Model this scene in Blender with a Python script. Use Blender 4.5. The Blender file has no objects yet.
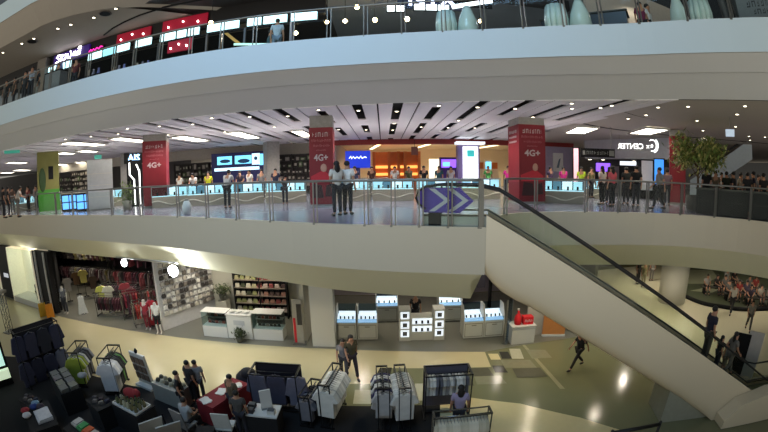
import bpy, bmesh, math, random
from mathutils import Vector, Matrix
random.seed(7)
SC = bpy.context.scene
COL = SC.collection
PI = math.pi
# ------------------------------------------------------------------ camera (wide action-camera lens, 1.26 m above the middle floor)
F = 375.0; PITCH = math.radians(6.5); ROLL = math.radians(0.8); EYE = 1.26
def cam2world(d):
    c, s = math.cos(ROLL), math.sin(ROLL)
    d = (c*d[0]+s*d[2], d[1], -s*d[0]+c*d[2])
    c, s = math.cos(PITCH), math.sin(PITCH)
    return Vector((d[0], c*d[1]+s*d[2], -s*d[1]+c*d[2]))
def ray(x, y):
    x -= 384; y = 216-y
    r = max(math.hypot(x, y), 1e-9); th = r/F; s = math.sin(th)/r
    return cam2world((x*s, math.cos(th), y*s))
def G(x, y, z):                       # point of the horizontal plane z
    d = ray(x, y); t = (z-EYE)/d.z
    return Vector((t*d.x, t*d.y, z))
def PY(x, y, Y):                      # point of the upright plane Y
    d = ray(x, y); t = Y/d.y
    return Vector((t*d.x, Y, EYE+t*d.z))
def PD(x, y, D):                      # point at plan distance D
    d = ray(x, y); h = math.hypot(d.x, d.y)
    return Vector((d.x/h*D, d.y/h*D, EYE+d.z/h*D))
def make_camera():
    cd = bpy.data.cameras.new('camera'); co = bpy.data.objects.new('camera', cd); COL.objects.link(co)
    cd.type = 'PANO'; cd.sensor_width = 36
    k = cd if hasattr(cd, 'panorama_type') else cd.cycles
    k.panorama_type = 'FISHEYE_LENS_POLYNOMIAL'
    k.fisheye_polynomial_k0 = 0; k.fisheye_polynomial_k1 = -768/36/F
    k.fisheye_polynomial_k2 = 0; k.fisheye_polynomial_k3 = 0; k.fisheye_polynomial_k4 = 0
    k.fisheye_fov = PI
    rx, fw, up = cam2world((1,0,0)), cam2world((0,1,0)), cam2world((0,0,1))
    M = Matrix((rx, up, -fw)).transposed().to_4x4(); M.translation = (0, 0, EYE)
    co.matrix_world = M; cd.clip_start = .05; cd.clip_end = 200
    SC.camera = co
make_camera()
SC.view_settings.view_transform = 'Standard'; SC.view_settings.look = 'None'
SC.view_settings.gamma = 1; SC.view_settings.use_curve_mapping = False
SC.view_settings.exposure = 0.0
try:
    SC.cycles.use_denoising = True
    SC.cycles.max_bounces = 7; SC.cycles.transparent_max_bounces = 16
    SC.cycles.sample_clamp_indirect = 4.0
    SC.cycles.caustics_reflective = False; SC.cycles.caustics_refractive = False
except Exception: pass
# ------------------------------------------------------------------ materials
MATS = {}
def lin(c):
    return tuple((v/12.92 if v <= .04045 else ((v+.055)/1.055)**2.4) for v in (x/255 for x in c))
def mat(name, rgb, rough=.6, metal=0, var=.12, scale=6, emit=0, ergb=None, spec=.5, coat=0):
    if name in MATS: return MATS[name]
    m = bpy.data.materials.new(name); m.use_nodes = True; nt = m.node_tree
    b = nt.nodes['Principled BSDF']; c = lin(rgb)
    tc = nt.nodes.new('ShaderNodeTexCoord'); no = nt.nodes.new('ShaderNodeTexNoise'); no.inputs['Scale'].default_value = scale
    no.inputs['Detail'].default_value = 3
    mx = nt.nodes.new('ShaderNodeMix'); mx.data_type = 'RGBA'
    mx.inputs[6].default_value = tuple(v*(1-var) for v in c)+(1,); mx.inputs[7].default_value = tuple(min(1, v*(1+var)) for v in c)+(1,)
    nt.links.new(tc.outputs['Object'], no.inputs['Vector']); nt.links.new(no.outputs['Fac'], mx.inputs[0]); nt.links.new(mx.outputs[2], b.inputs['Base Color'])
    b.inputs['Roughness'].default_value = rough; b.inputs['Metallic'].default_value = metal
    b.inputs['Specular IOR Level'].default_value = spec
    if coat: b.inputs['Coat Weight'].default_value = coat
    if emit:
        b.inputs['Emission Color'].default_value = lin(ergb or rgb)+(1,); b.inputs['Emission Strength'].default_value = emit
    MATS[name] = m; return m
def glass(name, tint=(225,238,235), gloss=.5):
    if name in MATS: return MATS[name]
    m = bpy.data.materials.new(name); m.use_nodes = True; nt = m.node_tree
    for n in list(nt.nodes): nt.nodes.remove(n)
    o = nt.nodes.new('ShaderNodeOutputMaterial'); t = nt.nodes.new('ShaderNodeBsdfTransparent'); g = nt.nodes.new('ShaderNodeBsdfGlossy')
    t.inputs[0].default_value = lin(tint)+(1,); g.inputs['Roughness'].default_value = .03; g.inputs[0].default_value = (.9,.95,.95,1)
    f = nt.nodes.new('ShaderNodeLayerWeight'); pw = nt.nodes.new('ShaderNodeMath'); pw.operation = 'POWER'; pw.inputs[1].default_value = 5
    ad = nt.nodes.new('ShaderNodeMath'); ad.operation = 'MULTIPLY_ADD'; ad.inputs[1].default_value = .8; ad.inputs[2].default_value = .012
    k = nt.nodes.new('ShaderNodeMath'); k.operation = 'MULTIPLY'; k.inputs[1].default_value = gloss
    mx = nt.nodes.new('ShaderNodeMixShader')
    nt.links.new(f.outputs[1], pw.inputs[0]); nt.links.new(pw.outputs[0], ad.inputs[0]); nt.links.new(ad.outputs[0], k.inputs[0]); nt.links.new(k.outputs[0], mx.inputs[0]); nt.links.new(t.outputs[0], mx.inputs[1]); nt.links.new(g.outputs[0], mx.inputs[2]); nt.links.new(mx.outputs[0], o.inputs[0])
    MATS[name] = m; return m
white = mat('white_paint', (205,204,198), .55, var=.03, scale=1)
soffit = mat('soffit_plaster', (180,182,182), .7, var=.03, scale=.8)
panel = mat('ceiling_panel_white', (236,232,232), .6, var=.03, scale=1)
dark = mat('black_paint', (22,22,24), .6, var=.2, spec=.15)
plenum = mat('plenum_black', (16,15,17), .8)
steel = mat('brushed_steel', (150,150,146), .32, .85, var=.08, scale=20)
railsteel = mat('satin_rail_steel', (120,120,114), .4, .6, var=.08, scale=20)
railglass = glass('railing_glass', (246,250,248), .6)
clear = glass('case_glass', (240,248,248), .5)
rubber = mat('black_rubber', (18,18,18), .45)
redm = mat('red_poster', (128,20,34), .5, var=.15, scale=3)
redbeam = mat('red_fascia', (140,26,26), .4)
concrete = mat('raw_concrete', (150,148,142), .85, var=.25, scale=8)
# ------------------------------------------------------------------ mesh helpers
class MB:
    def __init__(s): s.b = bmesh.new()
    def box(s, c, d, rz=0, mi=0, rx=0, ry=0, taper=1):
        M = Matrix.Translation(c) @ Matrix.Rotation(rz,4,'Z') @ Matrix.Rotation(rx,4,'X') @ Matrix.Rotation(ry,4,'Y')
        v = [s.b.verts.new(M @ Vector((x*d[0]/2*(taper if z>0 else 1), y*d[1]/2*(taper if z>0 else 1), z*d[2]/2))) for z in (-1,1) for y in (-1,1) for x in (-1,1)]
        for f in ((0,2,3,1),(4,5,7,6),(0,1,5,4),(2,6,7,3),(0,4,6,2),(1,3,7,5)):
            s.b.faces.new([v[i] for i in f]).material_index = mi
        return s
    def tube(s, pts, r, n=6, mi=0, cap=True):
        pts = [Vector(p) for p in pts]; rs = r if isinstance(r,(list,tuple)) else [r]*len(pts); rings = []
        for i, p in enumerate(pts):
            t = (pts[min(i+1,len(pts)-1)]-pts[max(i-1,0)]).normalized()
            a = Vector((0,0,1)) if abs(t.z) < .95 else Vector((1,0,0))
            u = t.cross(a).normalized(); w = t.cross(u)
            rings.append([s.b.verts.new(p+(u*math.cos(2*PI*k/n)+w*math.sin(2*PI*k/n))*rs[i]) for k in range(n)])
        for a, b in zip(rings, rings[1:]):
            for k in range(n):
                f = s.b.faces.new((a[k],a[(k+1)%n],b[(k+1)%n],b[k])); f.material_index = mi; f.smooth = n > 5
        if cap:
            s.b.faces.new(rings[0]).material_index = mi; s.b.faces.new(rings[-1][::-1]).material_index = mi
        return s
    def lathe(s, prof, c=(0,0,0), n=16, mi=0, sx=1, sy=1):
        c = Vector(c); rings = []
        for r, z in prof:
            rings.append([s.b.verts.new(c+Vector((r*sx*math.cos(2*PI*k/n), r*sy*math.sin(2*PI*k/n), z))) for k in range(n)])
        for a, b in zip(rings, rings[1:]):
            for k in range(n):
                f = s.b.faces.new((a[k],a[(k+1)%n],b[(k+1)%n],b[k])); f.material_index = mi; f.smooth = True
        s.b.faces.new(rings[0][::-1]).material_index = mi; s.b.faces.new(rings[-1]).material_index = mi
        return s
    def poly(s, pts, mi=0):
        s.b.faces.new([s.b.verts.new(p) for p in pts]).material_index = mi; return s
    def prism(s, pts, vec, mi=0):     # closed solid: outline swept by vec
        vec = Vector(vec); a = [s.b.verts.new(Vector(p)) for p in pts]; b = [s.b.verts.new(Vector(p)+vec) for p in pts]
        s.b.faces.new(a[::-1]).material_index = mi; s.b.faces.new(b).material_index = mi
        for i in range(len(a)):
            s.b.faces.new((a[i],a[(i+1)%len(a)],b[(i+1)%len(a)],b[i])).material_index = mi
        return s
    def ball(s, c, r, seg=10, mi=0):
        r = (r,r,r) if not isinstance(r,(tuple,list)) else r
        prof = [(max(math.sin(PI*i/6),.02), -math.cos(PI*i/6)) for i in range(7)]
        rings = [[s.b.verts.new(Vector(c)+Vector((q*r[0]*math.cos(2*PI*k/seg), q*r[1]*math.sin(2*PI*k/seg), z*r[2]))) for k in range(seg)] for q, z in prof]
        for a, b in zip(rings, rings[1:]):
            for k in range(seg):
                f = s.b.faces.new((a[k],a[(k+1)%seg],b[(k+1)%seg],b[k])); f.smooth = True; f.material_index = mi
        s.b.faces.new(rings[0][::-1]).material_index = mi; s.b.faces.new(rings[-1]).material_index = mi
        return s
    def mesh(s, name, mats, fix=True):
        me = bpy.data.meshes.new(name)
        if fix: bmesh.ops.recalc_face_normals(s.b, faces=s.b.faces)
        s.b.to_mesh(me); s.b.free()
        for m in (mats if isinstance(mats,(list,tuple)) else [mats]): me.materials.append(m)
        return me
    def obj(s, name, mats, parent=None, loc=(0,0,0), rz=0, fix=True):
        return add(name, s.mesh(name, mats, fix), parent, loc, rz)
def add(name, me, parent=None, loc=(0,0,0), rz=0):
    o = bpy.data.objects.new(name, me); COL.objects.link(o); o.parent = parent; o.location = loc; o.rotation_euler = (0,0,rz)
    return o
def tag(o, label, cat, group=None):
    if len(label.split()) > 16 or len(label.split()) < 4: print('BADLABEL', len(label.split()), label)
    o['label'] = label; o['category'] = cat
    if group: o['group'] = group
    return o
def thing(name, label, cat, loc=(0,0,0), rz=0, group=None):
    return tag(add(name, None, None, loc, rz), label, cat, group)
def struct(o): o['kind'] = 'structure'; return o
def setmat(o, *ms):                   # per-object material slots over a shared mesh
    for i, m in enumerate(ms):
        o.material_slots[i].link = 'OBJECT'; o.material_slots[i].material = m
    return o
def copy(o, loc=None, rz=None, label=None, group=None, scale=None):
    c = o.copy(); COL.objects.link(c)
    if loc is not None: c.location = loc
    if rz is not None: c.rotation_euler = (0,0,rz)
    if label: c['label'] = label
    if group: c['group'] = group
    if scale: c.scale = scale
    for ch in list(o.children):
        d = ch.copy(); COL.objects.link(d); d.parent = c
        for g in list(ch.children):
            e = g.copy(); COL.objects.link(e); e.parent = d
    return c
def text_mesh(body, size, depth=.01, m=None, mirror=False, bold=0):
    cu = bpy.data.curves.new('lettering', 'FONT'); cu.body = body; cu.size = size; cu.extrude = depth; cu.align_x = 'CENTER'; cu.align_y = 'CENTER'; cu.offset = bold; cu.resolution_u = 2
    o = bpy.data.objects.new('lettering', cu); COL.objects.link(o)
    dg = bpy.context.evaluated_depsgraph_get(); dg.update()
    me = bpy.data.meshes.new_from_object(o.evaluated_get(dg)); bpy.data.objects.remove(o)
    me.transform(Matrix.Rotation(PI/2,4,'X'))
    if mirror: me.transform(Matrix.Scale(-1,4,(1,0,0)))
    me.materials.clear()
    if m: me.materials.append(m)
    return me
def catmull(pts, k=4):
    out = []; P = [Vector(p) for p in pts]
    for i in range(len(P)-1):
        a, b, c, d = P[max(i-1,0)], P[i], P[i+1], P[min(i+2,len(P)-1)]
        for j in range(k):
            t = j/k
            out.append(.5*((2*b)+(-a+c)*t+(2*a-5*b+4*c-d)*t*t+(-a+3*b-3*c+d)*t**3))
    return out+[P[-1]]
def offset(poly, d):                  # mitred, to the left of travel
    n = len(poly); out = []
    for i in range(n):
        ns = []
        if i > 0: t = (poly[i]-poly[i-1]).normalized(); ns.append(Vector((-t.y,t.x)))
        if i < n-1: t = (poly[i+1]-poly[i]).normalized(); ns.append(Vector((-t.y,t.x)))
        m = sum(ns, Vector((0,0))).normalized(); k = max(m.dot(ns[0]), .55)
        out.append(poly[i]+m*d/k)
    return out
def sweep(mb, poly, prof, mi=0, smooth=False):
    lines = []
    for ins, z in prof:
        lines.append([mb.b.verts.new((p.x,p.y,z)) for p in (offset(poly, ins) if ins else poly)])
    for a, b in zip(lines, lines[1:]):
        for i in range(len(a)-1):
            f = mb.b.faces.new((a[i],a[i+1],b[i+1],b[i])); f.material_index = mi; f.smooth = smooth
def hit(poly, px, py=216):            # where the plan direction of a pixel column crosses a plan line
    d = ray(px, py); d = Vector((d.x,d.y))
    for a, b in zip(poly, poly[1:]):
        e = b-a; den = d.x*e.y-d.y*e.x
        if abs(den) < 1e-9: continue
        t = (a.x*e.y-a.y*e.x)/den; u = (a.x*d.y-a.y*d.x)/den
        if t > 0 and -1e-6 <= u <= 1+1e-6: return Vector((d.x*t,d.y*t)), e.normalized()
    return None
def yat(poly, x):
    for a, b in zip(poly, poly[1:]):
        if min(a.x,b.x) <= x <= max(a.x,b.x) and abs(b.x-a.x) > 1e-6: return a.y+(b.y-a.y)*(x-a.x)/(b.x-a.x)
    return poly[0].y if x < poly[0].x else poly[-1].y
def area(name, loc, size, energy, rgb=(255,255,255), rot=(0,0,0), sy=None):
    l = bpy.data.lights.new(name, 'AREA'); l.energy = energy; l.color = lin(rgb); l.size = size
    if sy: l.shape = 'RECTANGLE'; l.size_y = sy
    o = bpy.data.objects.new(name, l); COL.objects.link(o); o.location = loc; o.rotation_euler = rot; return o
def spot(name, loc, energy, rgb=(255,240,215), ang=100, rot=(0,0,0), r=.06, blend=.6):
    l = bpy.data.lights.new(name, 'SPOT'); l.energy = energy; l.color = lin(rgb); l.spot_size = math.radians(ang); l.spot_blend = blend; l.shadow_soft_size = r
    o = bpy.data.objects.new(name, l); COL.objects.link(o); o.location = loc; o.rotation_euler = rot; return o
GZ = -5.5; TZ = 5.5
# ------------------------------------------------------------------ plan lines of the three galleries
def v2(l): return [Vector(p) for p in l]
E2L = catmull([(-34,14.7),(-26,14.1),(-20,13.6),(-16,13.03),(-11.6,12.45),(-8.2,11.75),(-5.9,11.0),(-3.5,10.02),(-1.9,9.33),(-.1,8.77),(1.1,8.47),(2.3,8.16)], 3)
E2R = v2([(2.77,9.75)])+catmull([(3.6,10.65),(4.6,11.15),(6.0,11.2),(7.9,10.82),(9.87,10.14),(11.41,8.85),(12.36,7.43),(13.0,5.5),(13.2,3)], 3)
E2 = E2L+E2R
E3 = catmull([(-34,11.3),(-20,11.2),(-14,11.2),(-8,11.2),(-3,11.2),(0,11.0),(3,10.35),(5.58,9.15),(7.3,7.95),(9.71,5.35),(11.4,2.6),(12.4,0)], 3)
E4 = catmull([(-34,11.3),(-20,11.2),(-15.5,11.1),(-11.5,12.2),(-8.4,14.2),(-4,17)], 3)
def slab(name, line, z, back, m):
    mb = MB(); mb.poly([(p.x,p.y,z) for p in line]+[(x,y,z) for x,y in back]); bmesh.ops.triangulate(mb.b, faces=mb.b.faces); return struct(mb.obj(name, m))
floor2 = mat('polished_pale_floor', (146,144,160), .2, var=.05, scale=.7, spec=.6)
slab('floor_middle', E2, 0, [(42,3),(42,48),(-60,48),(-60,14.7)], floor2)
slab('floor_top', E3, TZ, [(42,0),(42,40),(-60,40),(-60,11.3)], mat('top_floor_tile', (120,118,114), .3))
def band(name, line, prof, m, sm=False):
    mb = MB(); sweep(mb, line, prof, 0, sm); return struct(mb.obj(name, m, fix=False))
fascia2 = mat('fascia_middle', (196,186,164), .6, var=.02, scale=.5)
fascia3 = mat('fascia_top', (184,203,213), .55, var=.02, scale=.5)
band('trim_1', E2, [(.12,.0),(.12,.04),(0,.04),(0,-1.07)], fascia2)
band('trim_2', E2, [(0,-1.07),(.06,-1.07),(1.0,-2.0)], mat('soffit_lower_bounce', (214,212,186), .7, var=.03, scale=.8))  # same paint lightened in colour, standing in for light bounced off the ground
band('trim_3', E3, [(.12,TZ),(.12,TZ+.05),(0,TZ+.05),(0,4.6)], fascia3)
band('trim_4', E3, [(0,4.6),(.08,4.6),(.55,4.2),(.6,4.23),(.7,4.23),(1.5,3.62)], soffit)
slab('ceiling_ground', offset(E2, 1.0), -2.0, [(42,3),(42,48),(-60,48),(-60,14.7)], soffit)
# middle-floor ceiling: white metal strips running away from the edge with dark slots between, over a black void
C3 = offset(E3, 1.5)
slab('ceiling_middle', C3, 4.1, [(42,0),(42,48),(-60,48),(-60,12.8)], plenum)
mb = MB()
def strip(x0, x1, ya, yb):            # ya/yb: start offset behind the edge and end line
    a, b = yat(C3,x0)+ya, yat(C3,x1)+ya
    if yb-max(a,b) < .1: return
    mb.prism([(x0,a,3.6),(x1,b,3.6),(x1,yb,3.6),(x0,yb,3.6)], (0,0,.05))
slots = []
x = -41.3; k = 0
while x < 8.6:
    yb = 25.6 if -3.6 < x < 10 else 33.5
    strip(x, x+.5, .0, yb); strip(x+.56, x+1.05, .0, yb)
    slots.append((x+1.225, k))
    rr = random.Random(k*3+1); y = yat(C3,x+1.2)
    pos = .0 if k % 3 else .9
    if pos: strip(x+1.05, x+1.4, 0, y+pos)
    y += pos
    while y < yb:
        L_ = rr.uniform(3.0,5.5); g = rr.uniform(.8,2.6); a = y+L_; bnd = min(a+g, yb)
        if a < yb: mb.prism([(x+1.05,a,3.6),(x+1.4,a,3.6),(x+1.4,bnd,3.6),(x+1.05,bnd,3.6)], (0,0,.05))
        y = a+g
    x += 1.4; k += 1
struct(mb.obj('ceiling', panel))
# plain plaster ceiling over the right-hand side, with two curved shadow gaps
XR = 8.72
cr = [p for p in C3 if p.x > XR]
mb = MB()
plain = [Vector((XR,yat(C3,XR)))]+cr
c1 = catmull([(XR,11.6),(11,12.3),(14,11.2),(18,8.5),(24,4)], 4); c2 = catmull([(XR,15.2),(12,16.4),(17,16),(24,12.5),(34,6)], 4)
c1b, c2b = offset(c1,.12), offset(c2,.14)
mb.poly([(p.x,p.y,3.6) for p in plain]+[(p.x,p.y,3.6) for p in [Vector((24,0))]+c1[::-1]])
mb.poly([(p.x,p.y,3.62) for p in c1b+c2[::-1]])
mb.poly([(p.x,p.y,3.6) for p in c2b]+[(42,6,3.6),(42,40,3.6),(XR,40,3.6)])
struct(mb.obj('ceiling_side', mat('plain_ceiling', (176,168,156), .7, var=.03, scale=.6)))
# upper storey: fourth-floor edge and the top-floor ceiling
band('trim_5', E4, [(0,11.6),(0,10.35)], fascia3)
band('trim_5', E4, [(0,10.35),(.06,10.35),(1.1,9.45)], mat('upper_ceiling', (150,142,132), .7, var=.04))
mb = MB(); mb.poly([(p.x,p.y,9.45) for p in offset(E4[:10],1.05)]+[(-6,19,9.45),(-34,19,9.45)]); struct(mb.obj('ceiling_top', mat('upper_ceiling', (150,142,132), .7, var=.04)))
struct(MB().tube([tuple(G(a,b,9.44)) for a,b in ((104,35),(113,28),(124,22),(140,15),(165,7),(200,0),(230,-6))], .05).obj('trim_6', dark))
struct(MB().box((-16.3,19.5,9.62),(27.4,11.5,.1)).obj('ceiling_shop', mat('dark_shop_ceiling', (34,28,27), .7)))
struct(MB().box((13.7,19.5,9.62),(32.6,11.5,.1)).obj('ceiling_shop', mat('slate_ceiling', (118,126,136), .7, var=.2, scale=.6)))
# ------------------------------------------------------------------ ground floor
gf = mat('ground_tile', (122,122,92), .16, var=.08, scale=1.2, spec=.6)
MB().poly([(-60,-4,GZ),(42,-4,GZ),(42,48,GZ),(-60,48,GZ)]).obj('floor_ground', gf)['kind'] = 'structure'
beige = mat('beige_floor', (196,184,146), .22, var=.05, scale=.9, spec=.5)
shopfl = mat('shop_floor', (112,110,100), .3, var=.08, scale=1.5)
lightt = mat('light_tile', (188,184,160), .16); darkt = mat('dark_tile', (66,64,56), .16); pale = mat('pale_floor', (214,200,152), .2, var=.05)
def inlay(name, pts, z, m):
    return struct(MB().poly([(p[0],p[1],GZ+z) for p in pts]).obj(name, m))
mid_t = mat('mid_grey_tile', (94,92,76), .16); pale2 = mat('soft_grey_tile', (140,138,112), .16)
px = lambda *l: [G(a,b,GZ) for a,b in l]
front = catmull([(-26,14.9),(-20,14.05),(-17.6,13.7),(-14,13.55),(-10,13.48),(-6,13.45),(-2,13.35),(2,13.0),(3.8,12.72)], 3)
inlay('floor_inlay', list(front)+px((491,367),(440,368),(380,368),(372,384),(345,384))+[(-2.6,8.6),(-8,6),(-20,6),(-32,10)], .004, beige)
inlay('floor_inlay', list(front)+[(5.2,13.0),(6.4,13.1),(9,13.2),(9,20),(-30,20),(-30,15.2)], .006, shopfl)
for ti, (pts, m) in enumerate([(((355,390),(371,390),(372,404),(353,404)),lightt),(((509,349),(520,349),(524,359),(512,359)),lightt),(((499,352),(508,352),(512,359),(502,359)),darkt),
    (((492,366),(503,366),(508,373),(495,373)),darkt),(((427,369),(439,369),(441,376),(427,376)),darkt),(((440,369),(454,369),(455,376),(441,376)),lightt),
    (((415,384),(426,384),(427,401),(414,401)),lightt),(((408,390),(414,390),(413,402),(407,402)),darkt),(((488,354),(498,354),(501,360),(491,360)),pale),
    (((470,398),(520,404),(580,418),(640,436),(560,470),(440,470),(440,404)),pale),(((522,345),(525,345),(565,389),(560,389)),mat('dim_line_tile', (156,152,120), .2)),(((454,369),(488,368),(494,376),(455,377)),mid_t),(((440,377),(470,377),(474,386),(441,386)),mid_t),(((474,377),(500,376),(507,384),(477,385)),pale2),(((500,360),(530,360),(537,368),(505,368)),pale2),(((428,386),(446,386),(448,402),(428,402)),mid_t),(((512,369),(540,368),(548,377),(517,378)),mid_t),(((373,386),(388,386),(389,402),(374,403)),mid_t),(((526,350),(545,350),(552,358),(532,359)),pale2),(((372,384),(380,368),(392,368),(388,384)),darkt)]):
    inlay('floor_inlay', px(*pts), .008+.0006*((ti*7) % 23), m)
carp = mat('black_carpet', (16,15,16), .95, var=.3, scale=30)
struct(MB().prism([(-14.3,9.3,GZ+.009),(-11.9,9.2,GZ+.009),(-8.7,9.15,GZ+.009),(-3,9.45,GZ+.009),(2.0,9.45,GZ+.009),(2.5,8.0,GZ+.009),(2.5,3,GZ+.009),(-20,3,GZ+.009),(-20,7,GZ+.009)],(0,0,.006)).obj('floor_carpet', carp))
inlay('floor_inlay', [(13.2,23),(12.4,14),(12.8,8.5),(16,2),(40,2),(41,24)], .004, mat('promenade_pale_floor', (190,184,156), .3, var=.05))
# seating area under the gallery on the right
green = mat('dark_green_floor', (58,64,44), .5, var=.25, scale=2)
inlay('floor_inlay', px((676,262),(668,288),(690,300),(715,307),(745,310),(790,308))+[(38,20),(34,30)], .012, green)
inlay('floor_inlay', px((684,270),(684,284),(703,284),(718,278),(712,270)), .018, mat('grey_green_floor', (136,138,112), .4))
inlay('floor_inlay', px((690,291),(700,289),(712,284),(724,287),(712,293)), .018, mat('grey_green_floor', (136,138,112), .4))
MB().tube([(p[0],p[1],GZ+.1) for p in catmull([q.xy for q in px((668,287),(680,295),(692,301),(705,305.5),(720,308),(745,311),(790,309))],3)], .12).obj('trim_7', dark)['kind'] = 'structure'
# ------------------------------------------------------------------ walls of the ground floor
wback = mat('shop_back_wall', (176,173,158), .7, var=.03)
wblack = mat('black_shop_wall', (15,14,17), .6)
H = -2.0-GZ
def wall(name, a, b, m, z0=GZ, z1=-2.0, t=.15):
    a, b = Vector(a), Vector(b); d = b-a
    return struct(MB().box(((a.x+b.x)/2,(a.y+b.y)/2,(z0+z1)/2),(d.length,t,z1-z0), math.atan2(d.y,d.x)).obj(name, m))
wall('wall_back', (-9.0,17.0), (-3.3,17.0), wback)
wall('wall_rear', (-3.3,20.2), (9.2,20.2), mat('mauve_grey_wall', (128,118,124), .7))
wall('wall_partition', (-3.3,13.9), (-3.3,20.2), wback)
wall('wall_right', (9.2,14), (9.2,20.2), mat('right_shop_wall', (120,112,96), .6))
wall('wall_bags', (-10.25,14.0), (-8.75,17.0), mat('bag_wall', (190,188,186), .6))
wall('wall_black', (-24.5,20), (-8.8,20), wblack)
wall('wall_black', (-18.25,14.5), (-24.5,20), wblack)
wall('wall_far', (42,24), (9.2,24), mat('far_dim_wall', (90,86,74), .7))
wall('wall_left', (-45,24), (-24.5,24), wblack)
# round-edged white columns of the ground floor
def gcol(c, w, d, m):
    return struct(MB().box((c[0],c[1],(GZ-2)/2),(w,d,H)).obj('column', m))
gcol((-2.46,13.8), .92, .5, white)
cpos = G(671,301,GZ)
struct(MB().lathe([(.85,GZ),(.85,-1.5)], (cpos.x,cpos.y,0), 24).obj('column', white))
# ------------------------------------------------------------------ walls of the middle floor
beamw = mat('middle_back_wall', (168,160,146), .7)
cream = mat('cream_shop_wall', (232,214,172), .6, var=.04)
wall('wall_end', (-60,34), (-19,34), mat('left_dark_wall', (84,80,80), .7), 0, 3.6)
wall('wall_end', (-19,34), (-3.4,34), beamw, 0, 3.6)
wall('wall_side', (-3.4,26.5), (-3.4,34), beamw, 0, 3.6)
wall('wall_cream', (-3.4,35), (14,35), cream, 0, 3.6)
wall('wall_end_right', (14,36), (42,36), mat('pale_grey_wall', (158,156,156), .7), 0, 3.6)
struct(MB().box((5.3,26,3.45),(18,.5,.35)).obj('trim_8', redbeam))
struct(MB().box((5.3,30.6,3.52),(17.4,8.8,.06)).obj('ceiling_cream', cream))
struct(MB().box((-18.6,27,3.22),(30,.4,.76)).obj('trim_9', beamw))
# ------------------------------------------------------------------ walls of the top floor
shopblack = mat('top_shop_black', (14,12,15), .5)
wall('wall_top', (-45,16), (-2.5,16), shopblack, 8.62, 9.6, .3)
wall('wall_rear_top', (-45,21), (8,26), mat('dim_shop_wall', (84,84,92), .6), TZ, 9.6)
wall('wall_grey_top', (8.2,12.8), (26,15), mat('grey_top_wall', (176,168,160), .6), TZ, 9.6)
struct(MB().box((4.6,14.6,8.95),(7.6,.3,.5)).obj('wall_signboard', shopblack))
wall('wall_corner_top', (-20.9,15.7), (-20.0,15.7), mat('grey_pier', (110,104,98), .6), TZ, 9.3, .5)
# ------------------------------------------------------------------ people: one skinned body per pose, clothes and hair as children
skinm = mat('skin', (176,130,102), .6, var=.05)
cloths = {}
def cl(rgb):
    k = tuple(rgb)
    if k not in cloths: cloths[k] = mat('cloth_%d' % len(cloths), rgb, .85, var=.18, scale=9)
    return cloths[k]
hairm = mat('black_hair', (20,17,16), .6); eyem = mat('eye_dark', (15,12,10), .3); shoem = mat('shoe_leather', (36,32,30), .5)
def base_pose():
    J = dict(pelvis=(0,0,.95), belly=(0,0,1.1), chest=(0,-.01,1.29), neck=(0,0,1.45), hb=(0,-.015,1.53), ht=(0,-.02,1.625))
    for s, n in ((1,'l'),(-1,'r')):
        J.update({'sh'+n:(.18*s,0,1.4), 'el'+n:(.23*s,.03,1.12), 'wr'+n:(.24*s,-.05,.88), 'hp'+n:(.09*s,0,.9), 'kn'+n:(.1*s,-.02,.5), 'an'+n:(.1*s,.02,.08), 'to'+n:(.12*s,-.14,.03)})
    return J
def pose(name):
    J = base_pose()
    if name == 'walk':
        J.update(knl=(.1,-.2,.52), anl=(.1,-.3,.1), tol=(.11,-.46,.06), knr=(-.1,.03,.5), anr=(-.1,.34,.16), tor=(-.11,.22,.03),
                 ell=(.23,.14,1.15), wrl=(.23,.16,.9), elr=(-.23,-.06,1.13), wrr=(-.22,-.24,.95))
    elif name == 'stride':
        J.update(knl=(.1,-.26,.54), anl=(.1,-.46,.12), tol=(.11,-.6,.09), knr=(-.1,.1,.5), anr=(-.1,.44,.2), tor=(-.11,.36,.05),
                 ell=(.24,.2,1.17), wrl=(.22,.3,.95), elr=(-.24,-.16,1.15), wrr=(-.2,-.36,1.02), chest=(0,-.05,1.29), neck=(0,-.06,1.45), hb=(0,-.08,1.53), ht=(0,-.1,1.62))
    elif name == 'lean':
        J.update(belly=(0,-.05,1.1), chest=(0,-.13,1.27), neck=(0,-.18,1.41), hb=(0,-.21,1.48), ht=(0,-.25,1.57), shl=(.18,-.14,1.37), shr=(-.18,-.14,1.37),
                 ell=(.22,-.24,1.12), wrl=(.14,-.42,1.04), elr=(-.22,-.24,1.12), wrr=(-.14,-.42,1.04))
    elif name == 'phone':
        J.update(elr=(-.22,-.04,1.14), wrr=(-.12,-.26,1.24), ell=(.23,.03,1.13), wrl=(.12,-.2,1.06))
    elif name == 'sit':
        J.update(pelvis=(0,0,.5), belly=(0,-.02,.66), chest=(0,-.05,.86), neck=(0,-.06,1.02), hb=(0,-.08,1.1), ht=(0,-.1,1.19))
        for s, n in ((1,'l'),(-1,'r')):
            J.update({'sh'+n:(.18*s,-.04,.97), 'el'+n:(.23*s,-.1,.72), 'wr'+n:(.14*s,-.33,.66), 'hp'+n:(.09*s,-.04,.47), 'kn'+n:(.12*s,-.44,.5), 'an'+n:(.12*s,-.42,.09), 'to'+n:(.13*s,-.56,.04)})
    elif name == 'hips':
        J.update(ell=(.33,.08,1.17), wrl=(.2,-.06,1.0), elr=(-.33,.08,1.17), wrr=(-.2,-.06,1.0))
    return J
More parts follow.
